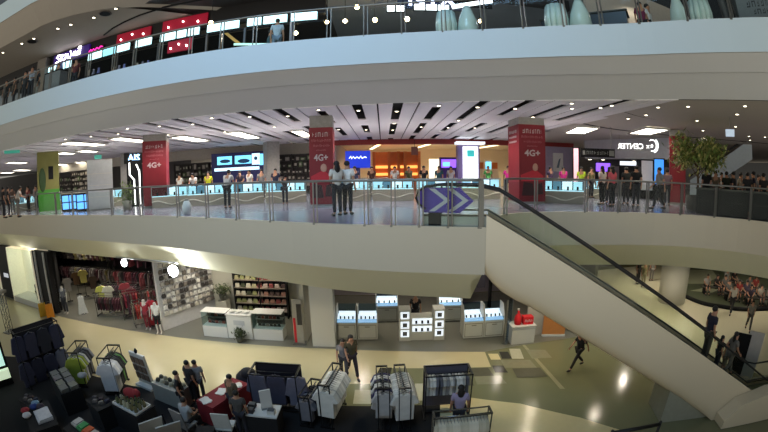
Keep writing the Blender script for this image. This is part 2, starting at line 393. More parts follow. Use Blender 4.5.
def skin(name, verts, edges, rad, m, sub=1):
    me = bpy.data.meshes.new(name); me.from_pydata([Vector(v) for v in verts], edges, [])
    o = bpy.data.objects.new(name, me); COL.objects.link(o)
    o.modifiers.new('s', 'SKIN'); o.modifiers['s'].use_smooth_shade = True
    d = me.skin_vertices[0].data
    for i, r in enumerate(rad): d[i].radius = r if isinstance(r, tuple) else (r, r); d[i].use_root = (i == 0)
    q = o.modifiers.new('u', 'SUBSURF'); q.levels = sub; q.render_levels = sub
    dg = bpy.context.evaluated_depsgraph_get(); dg.update()
    out = bpy.data.meshes.new_from_object(o.evaluated_get(dg)); out.name = name
    bpy.data.objects.remove(o); bpy.data.meshes.remove(me)
    out.materials.clear(); out.materials.append(m); return out
def mid(a, b, t): return tuple(a[i]+(b[i]-a[i])*t for i in range(3))
PROTO = {}
def proto(ps):
    if ps in PROTO: return PROTO[ps]
    J = pose(ps); V = []; E = []; R = []; ix = {}
    def v(k, p, r, to=None):
        ix[k] = len(V); V.append(p); R.append(r)
        if to is not None: E.append((ix[to], ix[k]))
    v('pelvis', J['pelvis'], .125); v('belly', J['belly'], .115, 'pelvis'); v('chest', J['chest'], .13, 'belly'); v('neck', J['neck'], .052, 'chest')
    v('hb', J['hb'], .07, 'neck'); v('ht', J['ht'], .088, 'hb')
    n0 = mid(J['hb'], J['ht'], .35); v('nose', (n0[0], n0[1]-.105, n0[2]+.01), .012, 'hb')
    for s, n in ((1,'l'),(-1,'r')):
        v('sh'+n, J['sh'+n], .055, 'chest'); v('el'+n, J['el'+n], .04, 'sh'+n); v('wr'+n, J['wr'+n], .027, 'el'+n)
        a, w = Vector(J['el'+n]), Vector(J['wr'+n]); d = (w-a).normalized(); side = d.cross(Vector((s,0,0))); side = side.normalized() if side.length > .1 else Vector((0,1,0)); inn = d.cross(side).normalized()
        if inn.x*s > 0: inn = -inn
        v('pa'+n, tuple(w+d*.07), .032, 'wr'+n)
        for k, (o_, ln) in enumerate(((-.03,.075),(-.01,.09),(.01,.085),(.03,.065))):
            v('f%d%s' % (k,n), tuple(w+d*(.085+ln*.5)+side*o_), .009, 'pa'+n); v('g%d%s' % (k,n), tuple(w+d*(.085+ln)+side*o_+inn*.025), .008, 'f%d%s' % (k,n))
        v('th'+n, tuple(w+d*.06-side*.05+inn*.02), .01, 'pa'+n); v('tt'+n, tuple(w+d*.1-side*.06+inn*.03), .009, 'th'+n)
        v('hp'+n, J['hp'+n], .085, 'pelvis'); v('kn'+n, J['kn'+n], .055, 'hp'+n); v('an'+n, J['an'+n], .038, 'kn'+n); v('to'+n, J['to'+n], .03, 'an'+n)
    body = skin('body', V, E, R, skinm)
    def sub(name, keys, rads, edges, m):
        return skin(name, [J[k] if isinstance(k, str) else k for k in keys], edges, rads, m)
    up = (J['pelvis'][0], J['pelvis'][1], J['pelvis'][2]+.0)
    shirt = sub('shirt', [J['belly'], up, J['chest'], mid(J['chest'],J['neck'],.75), 'shl', mid(J['shl'],J['ell'],.7), 'shr', mid(J['shr'],J['elr'],.7)],
                [.14,.155,.155,.07,.075,.068,.075,.068], [(0,1),(0,2),(2,3),(2,4),(4,5),(2,6),(6,7)], cl((200,200,200)))
    lower = {}
    for nm, t in (('trousers', 1), ('shorts', .0)):
        ks = [J['pelvis']]; rr = [.14]; ee = []
        for n in 'lr':
            i = len(ks); end = mid(J['kn'+n], J['an'+n], .93 if t else .02)
            ks += [J['hp'+n], mid(J['hp'+n],J['kn'+n],.9), end]; rr += [.1,.075,.06 if t else .078]; ee += [(0,i),(i,i+1),(i+1,i+2)]
        lower[nm] = sub(nm, ks, rr, ee, cl((40,40,48)))
    c = Vector(mid(J['hb'],J['ht'],.62)); hr = MB().ball(c+Vector((0,.022,.032)), (.094,.098,.088), 10).mesh('hair', hairm)
    h2 = MB(); h2.ball(c+Vector((0,.022,.032)), (.098,.1,.09), 10); h2.ball(c+Vector((0,.075,-.12)), (.1,.05,.17), 8); long = h2.mesh('hair', hairm)
    shoes = []
    for n in 'lr':
        m_ = Vector(mid(J['an'+n], J['to'+n], .55)); t = (Vector(J['to'+n])-Vector(J['an'+n]))
        shoes.append(MB().ball((m_.x,m_.y,max(m_.z-.01,.045)), (.05,.135,.05), 8).mesh('shoe', shoem))
    eyes = [MB().ball(c+Vector((s*.036,-.098,-.025)), (.012,.008,.009), 6).mesh('eye', eyem) for s in (1,-1)]
    PROTO[ps] = dict(body=body, shirt=shirt, hair=hr, long=long, shoes=shoes, eyes=eyes, top=J['ht'][2]+.09, J=J, **lower); return PROTO[ps]
def person(loc, face, label, top=(200,200,200), bottom=(40,40,48), ps='stand', h=1.65, long=False, shorts=False, skinc=None, group=None, cat='person', name='person', plain=None, hair=True):
    """face = plan direction (x, y) the figure looks to"""
    P = proto(ps); t = thing(name, label, cat, (loc[0],loc[1],loc[2]+.008), math.atan2(face[1], face[0])+PI/2, group)
    k = h/(1.70); t.scale = (k,k,k)
    b = add('body', P['body'], t)
    if plain: setmat(b, plain)
    elif skinc: setmat(b, skinc)
    setmat(add('shirt', P['shirt'], t), cl(top)); nm = 'shorts' if shorts else 'trousers'; setmat(add(nm, P[nm], t), cl(bottom))
    if hair: add('hair', P['long' if long else 'hair'], t)
    if not plain:
        for s in P['shoes']: add('shoe', s, t)
        for e in P['eyes']: add('eye', e, t)
    return t
# ------------------------------------------------------------------ glass railings
def railing(name, label, line, z, xs, y_, h=1.1, pair=False, x0=None, x1=None):
    root = thing(name, label, 'railing', (0,0,0))
    P = []
    for x in xs:
        if isinstance(x, tuple): P.append((Vector(x), None)); continue
        r = hit(line, x, y_)
        if r: P.append(r)
    inset = .03
    pts = []
    for p, t in P:
        q = p if t is None else p+Vector((-t.y,t.x))*inset
        pts.append(Vector((q.x,q.y,z)))
    dl = offset(line, inset); lo, hi = pts[0], pts[-1]
    def param(q):
        best = (1e9,0)
        for i in range(len(dl)-1):
            a, b = dl[i], dl[i+1]; u = max(0,min(1,(q.xy-a).dot(b-a)/(b-a).length_squared)); w = (a+(b-a)*u-q.xy).length
            if w < best[0]: best = (w, i+u)
        return best[1]
    ks = [param(p) for p in pts]
    def at(k):
        i = min(int(k), len(dl)-2); return dl[i]+(dl[i+1]-dl[i])*(k-i)
    rail = [at(ks[0])]+[dl[i] for i in range(len(dl)) if ks[0]+1e-3 < i < ks[-1]-1e-3]+[at(ks[-1])]
    MB().tube([(p.x,p.y,z+h) for p in rail], .032, 8).obj('handrail', railsteel, root)
    for p in pts:
        m = MB(); t = Vector((0,0,0))
        for d in ((-.06,.06) if pair else (-.045,.045)):
            m.box((p.x+d,p.y,z+h/2+.02),(.03 if not pair else .026,.05,h-.06))
        m.box((p.x,p.y,z+.03),(.16,.05,.05)); m.obj('post', railsteel, root)
    for a, b in zip(ks, ks[1:]):
        seg = [at(a+(b-a)*.06)]+[dl[i] for i in range(len(dl)) if a+(b-a)*.06 < i < b-(b-a)*.06]+[at(b-(b-a)*.06)]
        m = MB(); lines = [[m.b.verts.new((p.x,p.y,q)) for p in seg] for q in (z+.1, z+h-.1)]
        for i in range(len(seg)-1): m.b.faces.new((lines[0][i],lines[0][i+1],lines[1][i+1],lines[1][i]))
        g = m.obj('glass_panel', railglass, root, fix=False)
        so = g.modifiers.new('thick','SOLIDIFY'); so.thickness = .012
    return root
railing('glass_railing', 'long glass railing along the middle gallery edge left of the escalator', E2L, 0, [-200,2,19,37,56,73,88,112,141,178,207,237,271,315,366,393,421,450,481], 216)
railing('glass_railing', 'glass railing along the middle gallery edge right of the escalator', E2R, 0, [506,536,586,619,647,681,715,750,785], 216)
railing('glass_railing', 'glass railing with paired posts along the top balcony', E3, TZ, [-30,3,18,33,48,67,86,110,131,157,187,218,252,290,328,366,405,447,488,530,572,610,650,700,745,790], 100, pair=True)
# ------------------------------------------------------------------ escalator
A = math.radians(-17); eo = Vector((2.3,8.15)); ed = Vector((math.cos(A),math.sin(A))); en = Vector((-math.sin(A),math.cos(A)))
SL = .57
def deck(s): return .32-SL*max(0,min(s,9.7))
def ep(s, n, z): p = eo+ed*s+en*n; return (p.x,p.y,z)
esc = thing('escalator', 'white escalator running down to the right from the middle gallery', 'escalator')
paintE = mat('escalator_white', (222,208,180), .5, var=.03, scale=.5)
low = [(.0,-1.15),(.2,-1.38),(.45,-1.6),(.8,-1.8),(1.2,-1.97),(1.7,-2.25)]+[(s,-1.28-SL*s) for s in (2.4,3.2,4,5,6,7,7.38)]
def side(n0, sg):
    m = MB()
    # cladding whose lower part rolls under: rows of (s, z) from the deck to the underside
    S = [0,.2,.45,.8,1.2,1.7,2.4,3.2,4,5,6,7,7.4,8.5,9.7,11.2]
    rows = []
    for f, off in ((0,0),(.55,0),(.75,.03),(.88,.1),(.96,.22),(1,.42)):
        row = []
        for s in S:
            zl = GZ+.001
            if s < 7.4:
                for (a,za),(b,zb) in zip(low, low[1:]):
                    if a <= s <= b: zl = za+(zb-za)*(s-a)/(b-a)
                zl = max(zl, GZ+.001)
            zt = deck(s); k = 1 if s < 6.5 else max(0,(7.4-s)/.9)
            row.append(m.b.verts.new(ep(s, n0+sg*off*k, zt+(zl-zt)*f)))
        rows.append(row)
    for a, b in zip(rows, rows[1:]):
        for i in range(len(S)-1):
            q = m.b.faces.new((a[i],a[i+1],b[i+1],b[i])); q.smooth = True
    return m, rows
m, r1 = side(0, 1); m2, r2 = side(1.6, -1)
m.obj('side_panel', paintE, esc); m2.obj('side_panel', paintE, esc)
m = MB(); S = [0,.2,.45,.8,1.2,1.7]+[2.4,3.2,4,5,6,7]
for (s,z),(s2,z2) in zip(low, low[1:]): m.poly([ep(s,.38,z),ep(s2,.38,z2),ep(s2,1.22,z2),ep(s,1.22,z)])
m.obj('underside', paintE, esc)
darkm = mat('escalator_skirt', (58,57,50), .4, .3)
for n0, nm in ((.1,0),(1.4,0)):
    m = MB(); pr = [(-1.5,.3),(0,.32),(9.7,deck(9.7)),(11.2,deck(9.7))]
    for (a,za),(b,zb) in zip(pr, pr[1:]):
        m.prism([ep(a,n0-.01,za),ep(b,n0-.01,zb),ep(b,n0-.01,zb-.045),ep(a,n0-.01,za-.045)], (en*.12).to_3d())
    m.obj('skirt', darkm, esc)
    hp_ = [(-1.42,.42),(-1.6,.55),(-1.66,.68),(-1.6,.84),(-1.42,.95),(-1.1,.98),(-.2,.97),(.3,.86),(9.4,.97-SL*9.5),(9.8,deck(9.7)+.66),(11,deck(9.7)+.66)]
    MB().tube([ep(s,n0+.05,z) for s,z in hp_], .03, 8).obj('handrail', rubber, esc)
    gp = [-1.5,-.1,1.5,3.2,4.9,6.6,8.3,10]
    for a, b in zip(gp, gp[1:]):
        a2, b2 = a+.015, b-.015
        zt = lambda s: (.93 if s < -.1 else .95-SL*s-.03 if s < 9.6 else deck(9.7)+.62)
        m = MB(); m.prism([ep(a2,n0+.045,deck(a2)-.0),ep(b2,n0+.045,deck(b2)),ep(b2,n0+.045,zt(b2)),ep(a2,n0+.045,zt(a2))], (en*.01).to_3d())
        m.obj('glass_panel', glass('escalator_glass', (250,252,248), .6), esc)
m = MB(); k = 0; s = .0
while s < 9.7:
    z = deck(s)-.3-.1; m.prism([ep(s,.22,z),ep(s+.37,.22,z),ep(s+.37,.22,z-.25),ep(s,.22,z-.25)], (en*1.17).to_3d()); s += .37
st = m.obj('steps', mat('step_metal', (120,116,102), .6, .1), esc)
MB().prism([ep(-1.5,.1,.02),ep(0,.1,.02),ep(0,.1,.26),ep(-1.5,.1,.26)], (en*.12).to_3d()).obj('landing_base', mat('landing_base', (150,156,146), .4), esc)
MB().prism([ep(-1.35,.08,.0),ep(-1.05,.08,.0),ep(-1.05,.08,.34),ep(-1.35,.08,.34)], (en*.14).to_3d()).obj('newel_foot', dark, esc)
MB().prism([ep(7.5,-.02,GZ+.02),ep(13,-.02,GZ+.02),ep(13,-.02,GZ+1.0),ep(9.2,-.02,GZ+1.0),ep(8.0,-.02,GZ+.75),ep(7.5,-.02,GZ+.3)], (en*-.5).to_3d()).obj('base_cladding', paintE, esc)
# chevron sticker on the newel glass
cv = MB(); O = []
th = [ep(-1.5,.03,0)]
def pl(s, z): return ep(s, .134, z)
out = [(-1.6,.55),(-1.62,.68),(-1.56,.83),(-1.42,.92),(-.62,.92),(-.3,.62),(-.62,.34),(-1.45,.34)]
cv.prism([pl(*q) for q in out], (en*.006).to_3d(), 0)
for s0 in (-1.35,-.92):
    w = .14
    cv.prism([pl(s0,.9),pl(s0+w,.9),pl(s0+.36+w,.63),pl(s0+w,.37),pl(s0,.37),pl(s0+.36,.63)], (en*-.004).to_3d(), 1)
cv.obj('chevron_sticker', [mat('violet_sticker', (62,34,150), .4), mat('grey_sticker', (176,176,186), .4)], esc)['label'] = 'violet sticker with pale arrow chevrons'
MB().prism([ep(5.6,.22,GZ),ep(7.9,.22,GZ),ep(7.9,.22,-5.0),ep(7.3,.22,-5.35),ep(5.6,.22,-4.42)], (en*1.1).to_3d()).obj('support_pier', mat('support_pier', (150,150,134), .5), esc)
# corner post where the railing meets the escalator
cp = thing('corner_post', 'steel corner post beside the top of the escalator', 'post', (2.2,8.235,0))
MB().box((0,0,.56),(.08,.08,1.12)).obj('shaft', railsteel, cp); MB().box((0,0,.02),(.1,.1,.03)).obj('foot_plate', railsteel, cp)
# ------------------------------------------------------------------ columns of the middle floor with their posters
def glyph_rows(mb, x0, x1, z, hgt, y, mi, seed, gap=.35):
    r = random.Random(seed); x = x0
    while x < x1:
        w = hgt*r.choice((.45,.6,.75,.3)); w = min(w, x1-x)
        kind = r.random()
        if kind < .4:
            mb.box((x+w*.1,y,z),(w*.22,.012,hgt),0,mi); mb.box((x+w/2,y,z+hgt*.42),(w,.012,hgt*.18),0,mi); mb.box((x+w*.9,y,z),(w*.22,.012,hgt),0,mi)
        elif kind < .7:
            mb.box((x+w/2,y,z-hgt*.4),(w,.012,hgt*.2),0,mi); mb.box((x+w*.9,y,z),(w*.22,.012,hgt),0,mi); mb.box((x+w*.3,y,z+hgt*.1),(w*.3,.012,hgt*.4),0,mi)
        else:
            mb.box((x+w*.2,y,z),(w*.25,.012,hgt*.9),0,mi); mb.box((x+w*.6,y,z),(w*.8,.012,hgt*.2),0,mi)
        x += w+hgt*gap
wtext = mat('white_lettering', (196,180,178), .5); ptext = mat('pink_lettering', (176,100,106), .5)
def red_column(loc, rz, w, d, label, top=3.28, faces=1, seed=1, figure=True, h4='4G+'):
    c = thing('column', label, 'column', loc, rz)
    MB().box((0,0,1.8),(w-.04,d-.04,3.6)).obj('concrete_core', concrete, c)
    mb = MB(); mb.box((0,0,top/2+.05),(w,d,top-.1)); p = mb.obj('poster_wrap', redm, c); p['label'] = 'red advertising wrap'
    mb = MB(); y = -d/2-.008
    glyph_rows(mb, -w*.36, w*.34, top-.28, .17, y, 0, seed); glyph_rows(mb, -w*.4, w*.4, top-.52, .09, y, 1, seed+1); glyph_rows(mb, -w*.32, w*.36, top-.72, .08, y, 1, seed+2); glyph_rows(mb, -w*.2, w*.2, top-.9, .05, y, 1, seed+3)
    if faces > 1:
        for z, q in ((top-.28,.12),(top-.5,.08),(top-.7,.08)):
            m2 = MB(); 
            glyph_rows(m2, -d*.36, d*.3, z, q, -w/2-.008, 0, seed+9)
            for v_ in m2.b.verts: v_.co = Matrix.Rotation(-PI/2,4,'Z') @ v_.co
            m2.obj('side_lettering', wtext, c)
    mb.obj('small_lettering', [wtext, ptext], c)
    t = add('big_lettering', text_mesh(h4, .5, .01, wtext, bold=.012), c, (0,y,top-1.2)); t.scale = (min(1,w*.8/1.05)*.85,1,.72)
    if figure:
        mb = MB(); mb.ball((w*.1,y,1.52),(.13,.02,.17),10,0); mb.prism([(-w*.42,y+.004,.95),(w*.42,y+.004,.95),(w*.4,y+.004,1.18),(w*.12,y+.004,1.42),(-.05,y+.004,1.38),(-w*.44,y+.004,1.2)],(0,-.012,0),1)
        mb.prism([(-w*.4,y+.005,.35),(w*.1,y+.005,.35),(w*.0,y+.005,.85),(-w*.34,y+.005,.92)],(0,-.008,0),2)
        mb.prism([(w*.14,y+.005,.4),(w*.42,y+.005,.4),(w*.36,y+.005,.88),(w*.2,y+.005,.84)],(0,-.008,0),2)
        mb.obj('poster_figures', [mat('poster_skin', (196,150,130), .5), mat('poster_bright_red', (196,38,52), .5), mat('poster_dark', (58,18,26), .5)], c)
    return c
def azr(loc, k=1): return -math.atan2(loc[0], loc[1])*k
red_column((6.15,15.35,0), .02, 1.22, 1.3, 'wide red column with 4G+ poster and dark figures, right of the escalator top', 3.3, 2, 3)
red_column((-2.45,15.0,0), .06, .94, .9, 'slim red column with 4G+ poster behind the standing couple', 3.12, 2, 11)
red_column((-11.45,16.6,0), .45, 1.25, 1.25, 'red column with 4G+ poster left of the phone counters', 3.28, 2, 21, False)
red_column((14.5,14.6,0), -.75, .85, 1.1, 'red column with 4G+ poster beside the potted tree', 3.3, 2, 31, False)
gc = thing('column', 'green and yellow wrapped column at the far left of the middle gallery', 'column', (-20.9,16.9,0), .85)
MB().box((0,0,1.8),(1.46,1.46,3.6)).obj('concrete_core', concrete, gc)
MB().box((0,0,2.45),(1.5,1.5,2.3)).obj('upper_wrap', mat('olive_yellow_wrap', (116,114,58), .5, var=.3, scale=2), gc)['label'] = 'olive yellow upper wrap'
MB().box((0,0,.65),(1.5,1.5,1.3)).obj('lower_wrap', mat('bright_green_wrap', (66,140,44), .5), gc)['label'] = 'bright green lower wrap'
MB().box((.2,-.755,2.3),(.34,.02,.8)).obj('dark_panel', dark, gc); MB().ball((-.74,.0,1.9),(.03,.3,.8)).ball((-.4,-.75,1.9),(.25,.03,.75)).obj('plant_graphic', mat('dark_leaf_graphic', (46,72,34), .6), gc)
for l, lab, w in (((-19.8,24.5,0),'grey concrete column behind the white partition board',1.1),((-7.6,24.8,0),'grey concrete column behind the phone counters',.9)):
    k = thing('column', lab, 'column', l, .6); MB().box((0,0,1.8),(w,w,3.6)).obj('shaft', concrete, k); MB().box((0,0,.08),(w+.06,w+.06,.16)).obj('plinth', concrete, k)
# ------------------------------------------------------------------ ceiling lights
diff = mat('light_diffuser', (255,250,235), .5, emit=9, ergb=(255,248,228))
framem = mat('light_frame', (190,188,182), .5)
def tray(loc, w, d, rz, label):
    t = thing('ceiling_light', label, 'ceiling light', loc, rz, 'recessed white ceiling panels')
    f = MB()
    for x, y, a, b in ((0,d/2,w+.1,.06),(0,-d/2,w+.1,.06),(w/2,0,.06,d),(-w/2,0,.06,d)): f.box((x,y,0),(a,b,.1))
    f.obj('frame', framem, t); MB().box((0,0,-.01),(w,d,.04)).obj('diffuser', diff, t); return t
T = [((84,143.5),1.5,4.0,.0,'large white ceiling panel between the green column and the left red column'),((131,139.5),1.3,3.8,0,'white ceiling panel just left of the left red column'),((191,138.5),1.4,4.2,0,'white ceiling panel just right of the left red column'),
 ((17,162.5),1.5,3.0,.3,'white ceiling panel at the far left of the green column'),((66,153),1.2,2.2,.2,'small white ceiling panel right of the green column, front one'),((88,151),1.3,2.4,.2,'white ceiling panel above the white partition board'),
 ((7,172.5),1.6,3.4,.4,'tiny white ceiling panel lowest at the left picture edge'),((22,170),1.6,4,.4,'tiny white ceiling panel left of the green column'),((63,164.5),1.7,4.5,.3,'distant white ceiling panel just right of the green column'),
 ((87,162.5),1.7,5,.3,'distant white ceiling panel left of the partition board'),((198,153.5),2.2,4.5,.0,'distant white ceiling panel left of the blue screen wall'),((244,135),1.3,4.4,0,'white ceiling panel in front of the blue screen wall'),
 ((303,133.5),1.0,4.2,0,'white ceiling panel partly behind the slim red column'),((236,151),2.4,4.2,.0,'distant white ceiling panel over the blue screen wall'),((286,148.5),2.6,5.2,0,'distant white ceiling panel left of the slim red column'),
 ((581,130),1.35,3.6,-.25,'white ceiling panel right of the wide red column'),((648,131),1.5,3.4,-.3,'white ceiling panel over the mirrored sign')]
for p, w, d, rz, lab in T:
    q = G(p[0], p[1], 3.56); tray((q.x,q.y,3.56), w*(.66 if q.x < 5 else .85), d*.74, rz, lab)
dle = mat('downlight_glow', (255,245,225), .5, emit=7, ergb=(255,240,210))
d0 = thing('downlight', 'small round downlight in a dark slot of the slatted ceiling', 'downlight', (0,0,-50), 0, 'downlights in the ceiling slots')
MB().lathe([(.085,0),(.095,-.02),(.085,-.045)], n=12).obj('ring', steel, d0); MB().lathe([(.06,-.03),(.06,-.05)], n=12).obj('bulb', dle, d0)
first = [True]
def dl(loc, label=None, group=None, s=1):
    if first[0]:
        first[0] = False; d0.location = loc; d0.scale = (s,s,s); return d0
    return copy(d0, loc, None, label, group, (s,s,s))
rr = random.Random(5)
for sx_, k in slots:
    if -16 < sx_ < 8.5:
        y = yat(C3, sx_)+.5+(k % 3)*.5
        dl((sx_, y, 3.62)); 
        if k % 2: dl((sx_, y+3.4, 3.62))
        if -5 < sx_ < 5: dl((sx_, y+6.1, 3.62))
for a, b in ((572,107.8),(600.5,107),(658,106.5),(688,105.7),(745,105.2),(646,114.3),(737,113.5),(697,120),(735.5,126),(703,130),(749,135.7),(765,136.5),(750,139.6),(628,118)):
    q = G(a, b, 3.6); dl((q.x,q.y,3.61), 'small round downlight in the plain ceiling right of the tray lights', 'downlights in the plain right-hand ceiling')
# ------------------------------------------------------------------ middle floor: phone counters
basew = mat('counter_white', (160,154,138), .4, var=.04); wavem = mat('counter_wave_grey', (226,220,204), .5)
litm = mat('lit_case_floor', (190,222,232), .5, emit=.9, ergb=(190,232,250)); litw = mat('lit_case_white', (240,248,250), .5, emit=1.1, ergb=(235,245,255))
phm = mat('phone_black', (20,22,28), .25); phs = mat('phone_stand', (210,215,220), .4)
def counter_proto(name, w, d, label, lit, wave=True):
    t = thing(name, label, 'counter', (0,0,-60))
    b = MB(); b.box((0,0,.27),(w,d,.5)); b.box((0,.0,.03),(w-.1,d+.02,.06)); b.obj('base', basew, t)
    if wave:
        m = MB(); pts = [(-w/2+w*i/20, -d/2-.012, .24+.09*math.sin(i/20*2*PI*1.2+.6)) for i in range(21)]
        m.tube(pts, .028, 5); m.obj('wave_trim', wavem, t)
    m = MB(); m.box((0,0,.545),(w-.04,d-.04,.03)); m.obj('lit_deck', lit, t)
    m = MB()
    for k, (u, uw) in enumerate(((-.38,.22),(-.14,.2),(.1,.24),(.36,.22))): m.box((u*w,d/2-.03,.76),(uw*w,.02,.36),0,k%3)
    m.obj('lit_back', [lit, mat('case_picture_blue', (90,130,150), .4, emit=.5, ergb=(110,150,175)), litw], t)
    m = MB()
    for x in (-w/2,w/2): m.box((x,0,.78),(.02,d,.44))
    for y in (-d/2,): m.box((0,y,.78),(w,.012,.44))
    m.obj('glass_case', clear, t); m = MB(); m.box((0,0,1.0),(w+.02,d+.02,.025))
    for x in (-w/2,w/2):
        for y in (-d/2,d/2): m.box((x,y,.78),(.03,.03,.46))
    m.obj('frame', mat('case_frame', (170,176,176), .35, .5), t)
    return t
cA = counter_proto('phone_counter', 1.9, .62, 'glass phone counter', litm)
ph0 = thing('display_phone', 'small black phone on a stand inside a lit glass counter on the middle floor', 'phone', (0,0,-60), 0, 'phones in the middle-floor counters')
MB().box((0,0,.09),(.09,.012,.17),0,0,-.3).obj('handset', phm, ph0); MB().box((0,.03,.03),(.08,.07,.06),0,0,0,0,.6).obj('stand', phs, ph0)
used = [False, False]
def put_counter(x, y, rz, label):
    c = cA if not used[0] else copy(cA); used[0] = True
    c.location = (x,y,0); c.rotation_euler = (0,0,rz); c['label'] = label; c['group'] = 'lit glass phone counters on the middle floor'
    for i in range(4):
        u = -.66+i*.44; p = ph0 if not used[1] else copy(ph0); used[1] = True
        p.location = (x+u*math.cos(rz)+.1*math.sin(rz), y+u*math.sin(rz)-.1*math.cos(rz), .56); p.rotation_euler = (0,0,rz)
for p, D, lab in [(170,19.4,'lit phone counter just right of the left red column'),(206,18.9,'lit phone counter second from the left red column'),(244,18.4,'lit phone counter in front of the blue screen wall'),(286,18,'lit phone counter left of the slim red column'),
   (350,17.7,'lit phone counter just right of the standing couple'),(393,17.5,'lit phone counter second right of the standing couple'),(437,17.6,'lit phone counter behind the violet chevron sticker'),(563,17.0,'lit phone counter right of the wide red column'),
   (481,18.6,'lit phone counter between the chevron sticker and the wide red column'),(108,24.5,'lit phone counter behind the white partition board'),(64,28.5,'lit phone counter right of the green column'),(24,30,'lit phone counter left of the green column'),
   (188,22.8,'back-row phone counter between left red column and blue screens'),(270,22.2,'back-row phone counter right of the blue screens'),(372,22.3,'back-row phone counter before the orange display'),(588,21.5,'back-row phone counter under the dark hanging sign')]:
    q = PD(p, 190, D); put_counter(q.x, q.y, azr(q), lab)
# low blue-lit display cubes
bl = mat('blue_lit_panel', (90,160,240), .4, emit=1.6, ergb=(100,175,255))
for p, D, lab in ((69,23.4,'blue-lit display plinth nearer the green column'),(84,22.2,'blue-lit display plinth nearer the white partition board')):
    q = PD(p, 200, D); t = thing('display_plinth', lab, 'display', (q.x,q.y,0), azr(q), 'blue-lit plinths')
    MB().box((0,0,.5),(.95,.6,.9)).box((0,0,.03),(.85,.5,.06)).obj('body', dark, t); m = MB()
    for x in (-.22,.22):
        for z in (.3,.7): m.box((x,-.31,z),(.38,.02,.34))
    m.obj('lit_panels', bl, t); MB().box((0,0,.98),(1.0,.66,.05)).obj('top', basew, t)
# white partition board and its neighbours
q = PD(101, 200, 21.5); t = thing('partition_board', 'tall white partition board left of the concrete column', 'partition', (q.x,q.y,0), azr(q))
m = MB(); m.box((0,0,1.35),(1.45,.1,2.55)); m.obj('panel', mat('partition_white', (196,200,202), .6), t); MB().box((0,0,.04),(1.5,.4,.08)).obj('foot', steel, t)
for z in (.7,1.3,1.9): MB().box((0,-.052,z),(1.4,.01,.015)).obj('seam', wavem, t)
q = PD(134, 165, 22.5); t = thing('neon_sign', 'blue illuminated AIS letters beside the left red column', 'sign', (q.x,q.y,PD(134,158,22.5).z), azr(q))
MB().box((0,.08,0),(1.2,.1,.6)).obj('backing', dark, t); add('lettering', text_mesh('AIS', .52, .02, mat('neon_blue_white', (190,220,255), .5, emit=4, ergb=(150,200,255)), bold=.01), t)
q = PD(135, 190, 22.2); t = thing('neon_tube', 'white zigzag neon tube standing left of the left red column', 'neon light', (q.x,q.y,0), azr(q))
MB().tube([(-.28,0,2.4),(-.28,0,1.75),(-.02,0,1.45),(-.02,0,.1)], .035, 6).tube([(.12,0,2.3),(.3,0,1.9),(.3,0,.1)], .035, 6).obj('tube', mat('neon_white', (255,255,250), .5, emit=5), t); MB().box((0,.06,.04),(.8,.3,.08)).obj('foot', dark, t)
MB().box((0,.12,1.3),(.9,.08,2.5)).obj('dark_backboard', dark, t)
# blue video wall
t = thing('video_wall', 'big blue video wall behind the phone counters', 'screen', (-10.45,26,0))
navy = mat('navy_panel', (24,30,96), .4)
MB().box((0,0,1.55),(4.5,.3,3.1)).obj('housing', navy, t)
scr = mat('screen_cyan', (90,200,240), .3, emit=1.6, ergb=(120,205,245)); scw = mat('screen_pale', (200,235,250), .3, emit=1.5, ergb=(200,235,250))
m = MB()
for x, z, w, h, mi in ((-1.15,2.55,1.2,.6,0),(.35,2.55,1.3,.6,0),(1.35,2.55,.6,.8,1),(1.85,2.5,.45,.8,0),(-.2,1.9,3.6,.22,1)): m.box((x,-.16,z),(w,.03,h),0,mi)
m.obj('screens', [scr, scw], t); m = MB()
m.ball((-1.1,-.18,2.5),(.45,.015,.14),8).ball((.4,-.18,2.45),(.5,.015,.16),8).ball((1.35,-.18,2.6),(.14,.015,.14),8); m.obj('screen_images', mat('screen_dark_teal', (20,70,110), .3, emit=.25), t)
# shelving behind the counters
def shelf_wall(name, label, x0, x1, y, z1, seed, rz=0, tones=((60,52,48),(120,90,70),(90,110,70),(150,140,130),(70,60,90))):
    t = thing(name, label, 'shelving', ((x0+x1)/2, y, 0), rz); w = x1-x0
    m = MB(); m.box((0,.15,z1/2),(w,.05,z1))
    for x in (-w/2,0,w/2): m.box((x,0,z1/2),(.05,.36,z1))
    n = int(z1/.45)
    for i in range(n+1): m.box((0,0,.03+i*(z1-.06)/n),(w,.34,.035))
    m.obj('carcass', mat('dark_shelving', (52,46,44), .6), t)
    r = random.Random(seed); step = (z1-.06)/n
    for i in range(1, n):
        x = -w/2+.15
        while x < w/2-.2:
            bw = r.uniform(.16,.34); h = r.uniform(.15,step-.08); mm = mat('boxed_goods_%d' % r.randrange(len(tones)), tones[r.randrange(len(tones))], .6)
            o = MB().box((0,0,h/2),(bw,.2,h)).box((0,-.102,h/2),(bw*.6,.006,h*.5),0,1).obj('boxed_product', [mm, basew], None, ((x1+x0)/2+x+bw/2, y-.04, .03+i*step+.018))
            tag(o, 'small boxed product on the '+label, 'box', 'boxed products on '+label)
            x += bw+r.uniform(.03,.2)
shelf_wall('shelf_unit', 'dark shelving unit right of the blue video wall', -8.0, -5.0, 26.3, 2.8, 4)
shelf_wall('shelf_unit', 'dark shelving unit left of the blue video wall', -17.0, -13.2, 27.5, 2.6, 6)
shelf_wall('shelf_unit', 'long dark shelving unit far behind the green column', -38, -31, 31.5, 2.6, 9)
shelf_wall('shelf_unit', 'dark shelving unit left of the white partition board', -31, -25.5, 28.5, 2.9, 12)
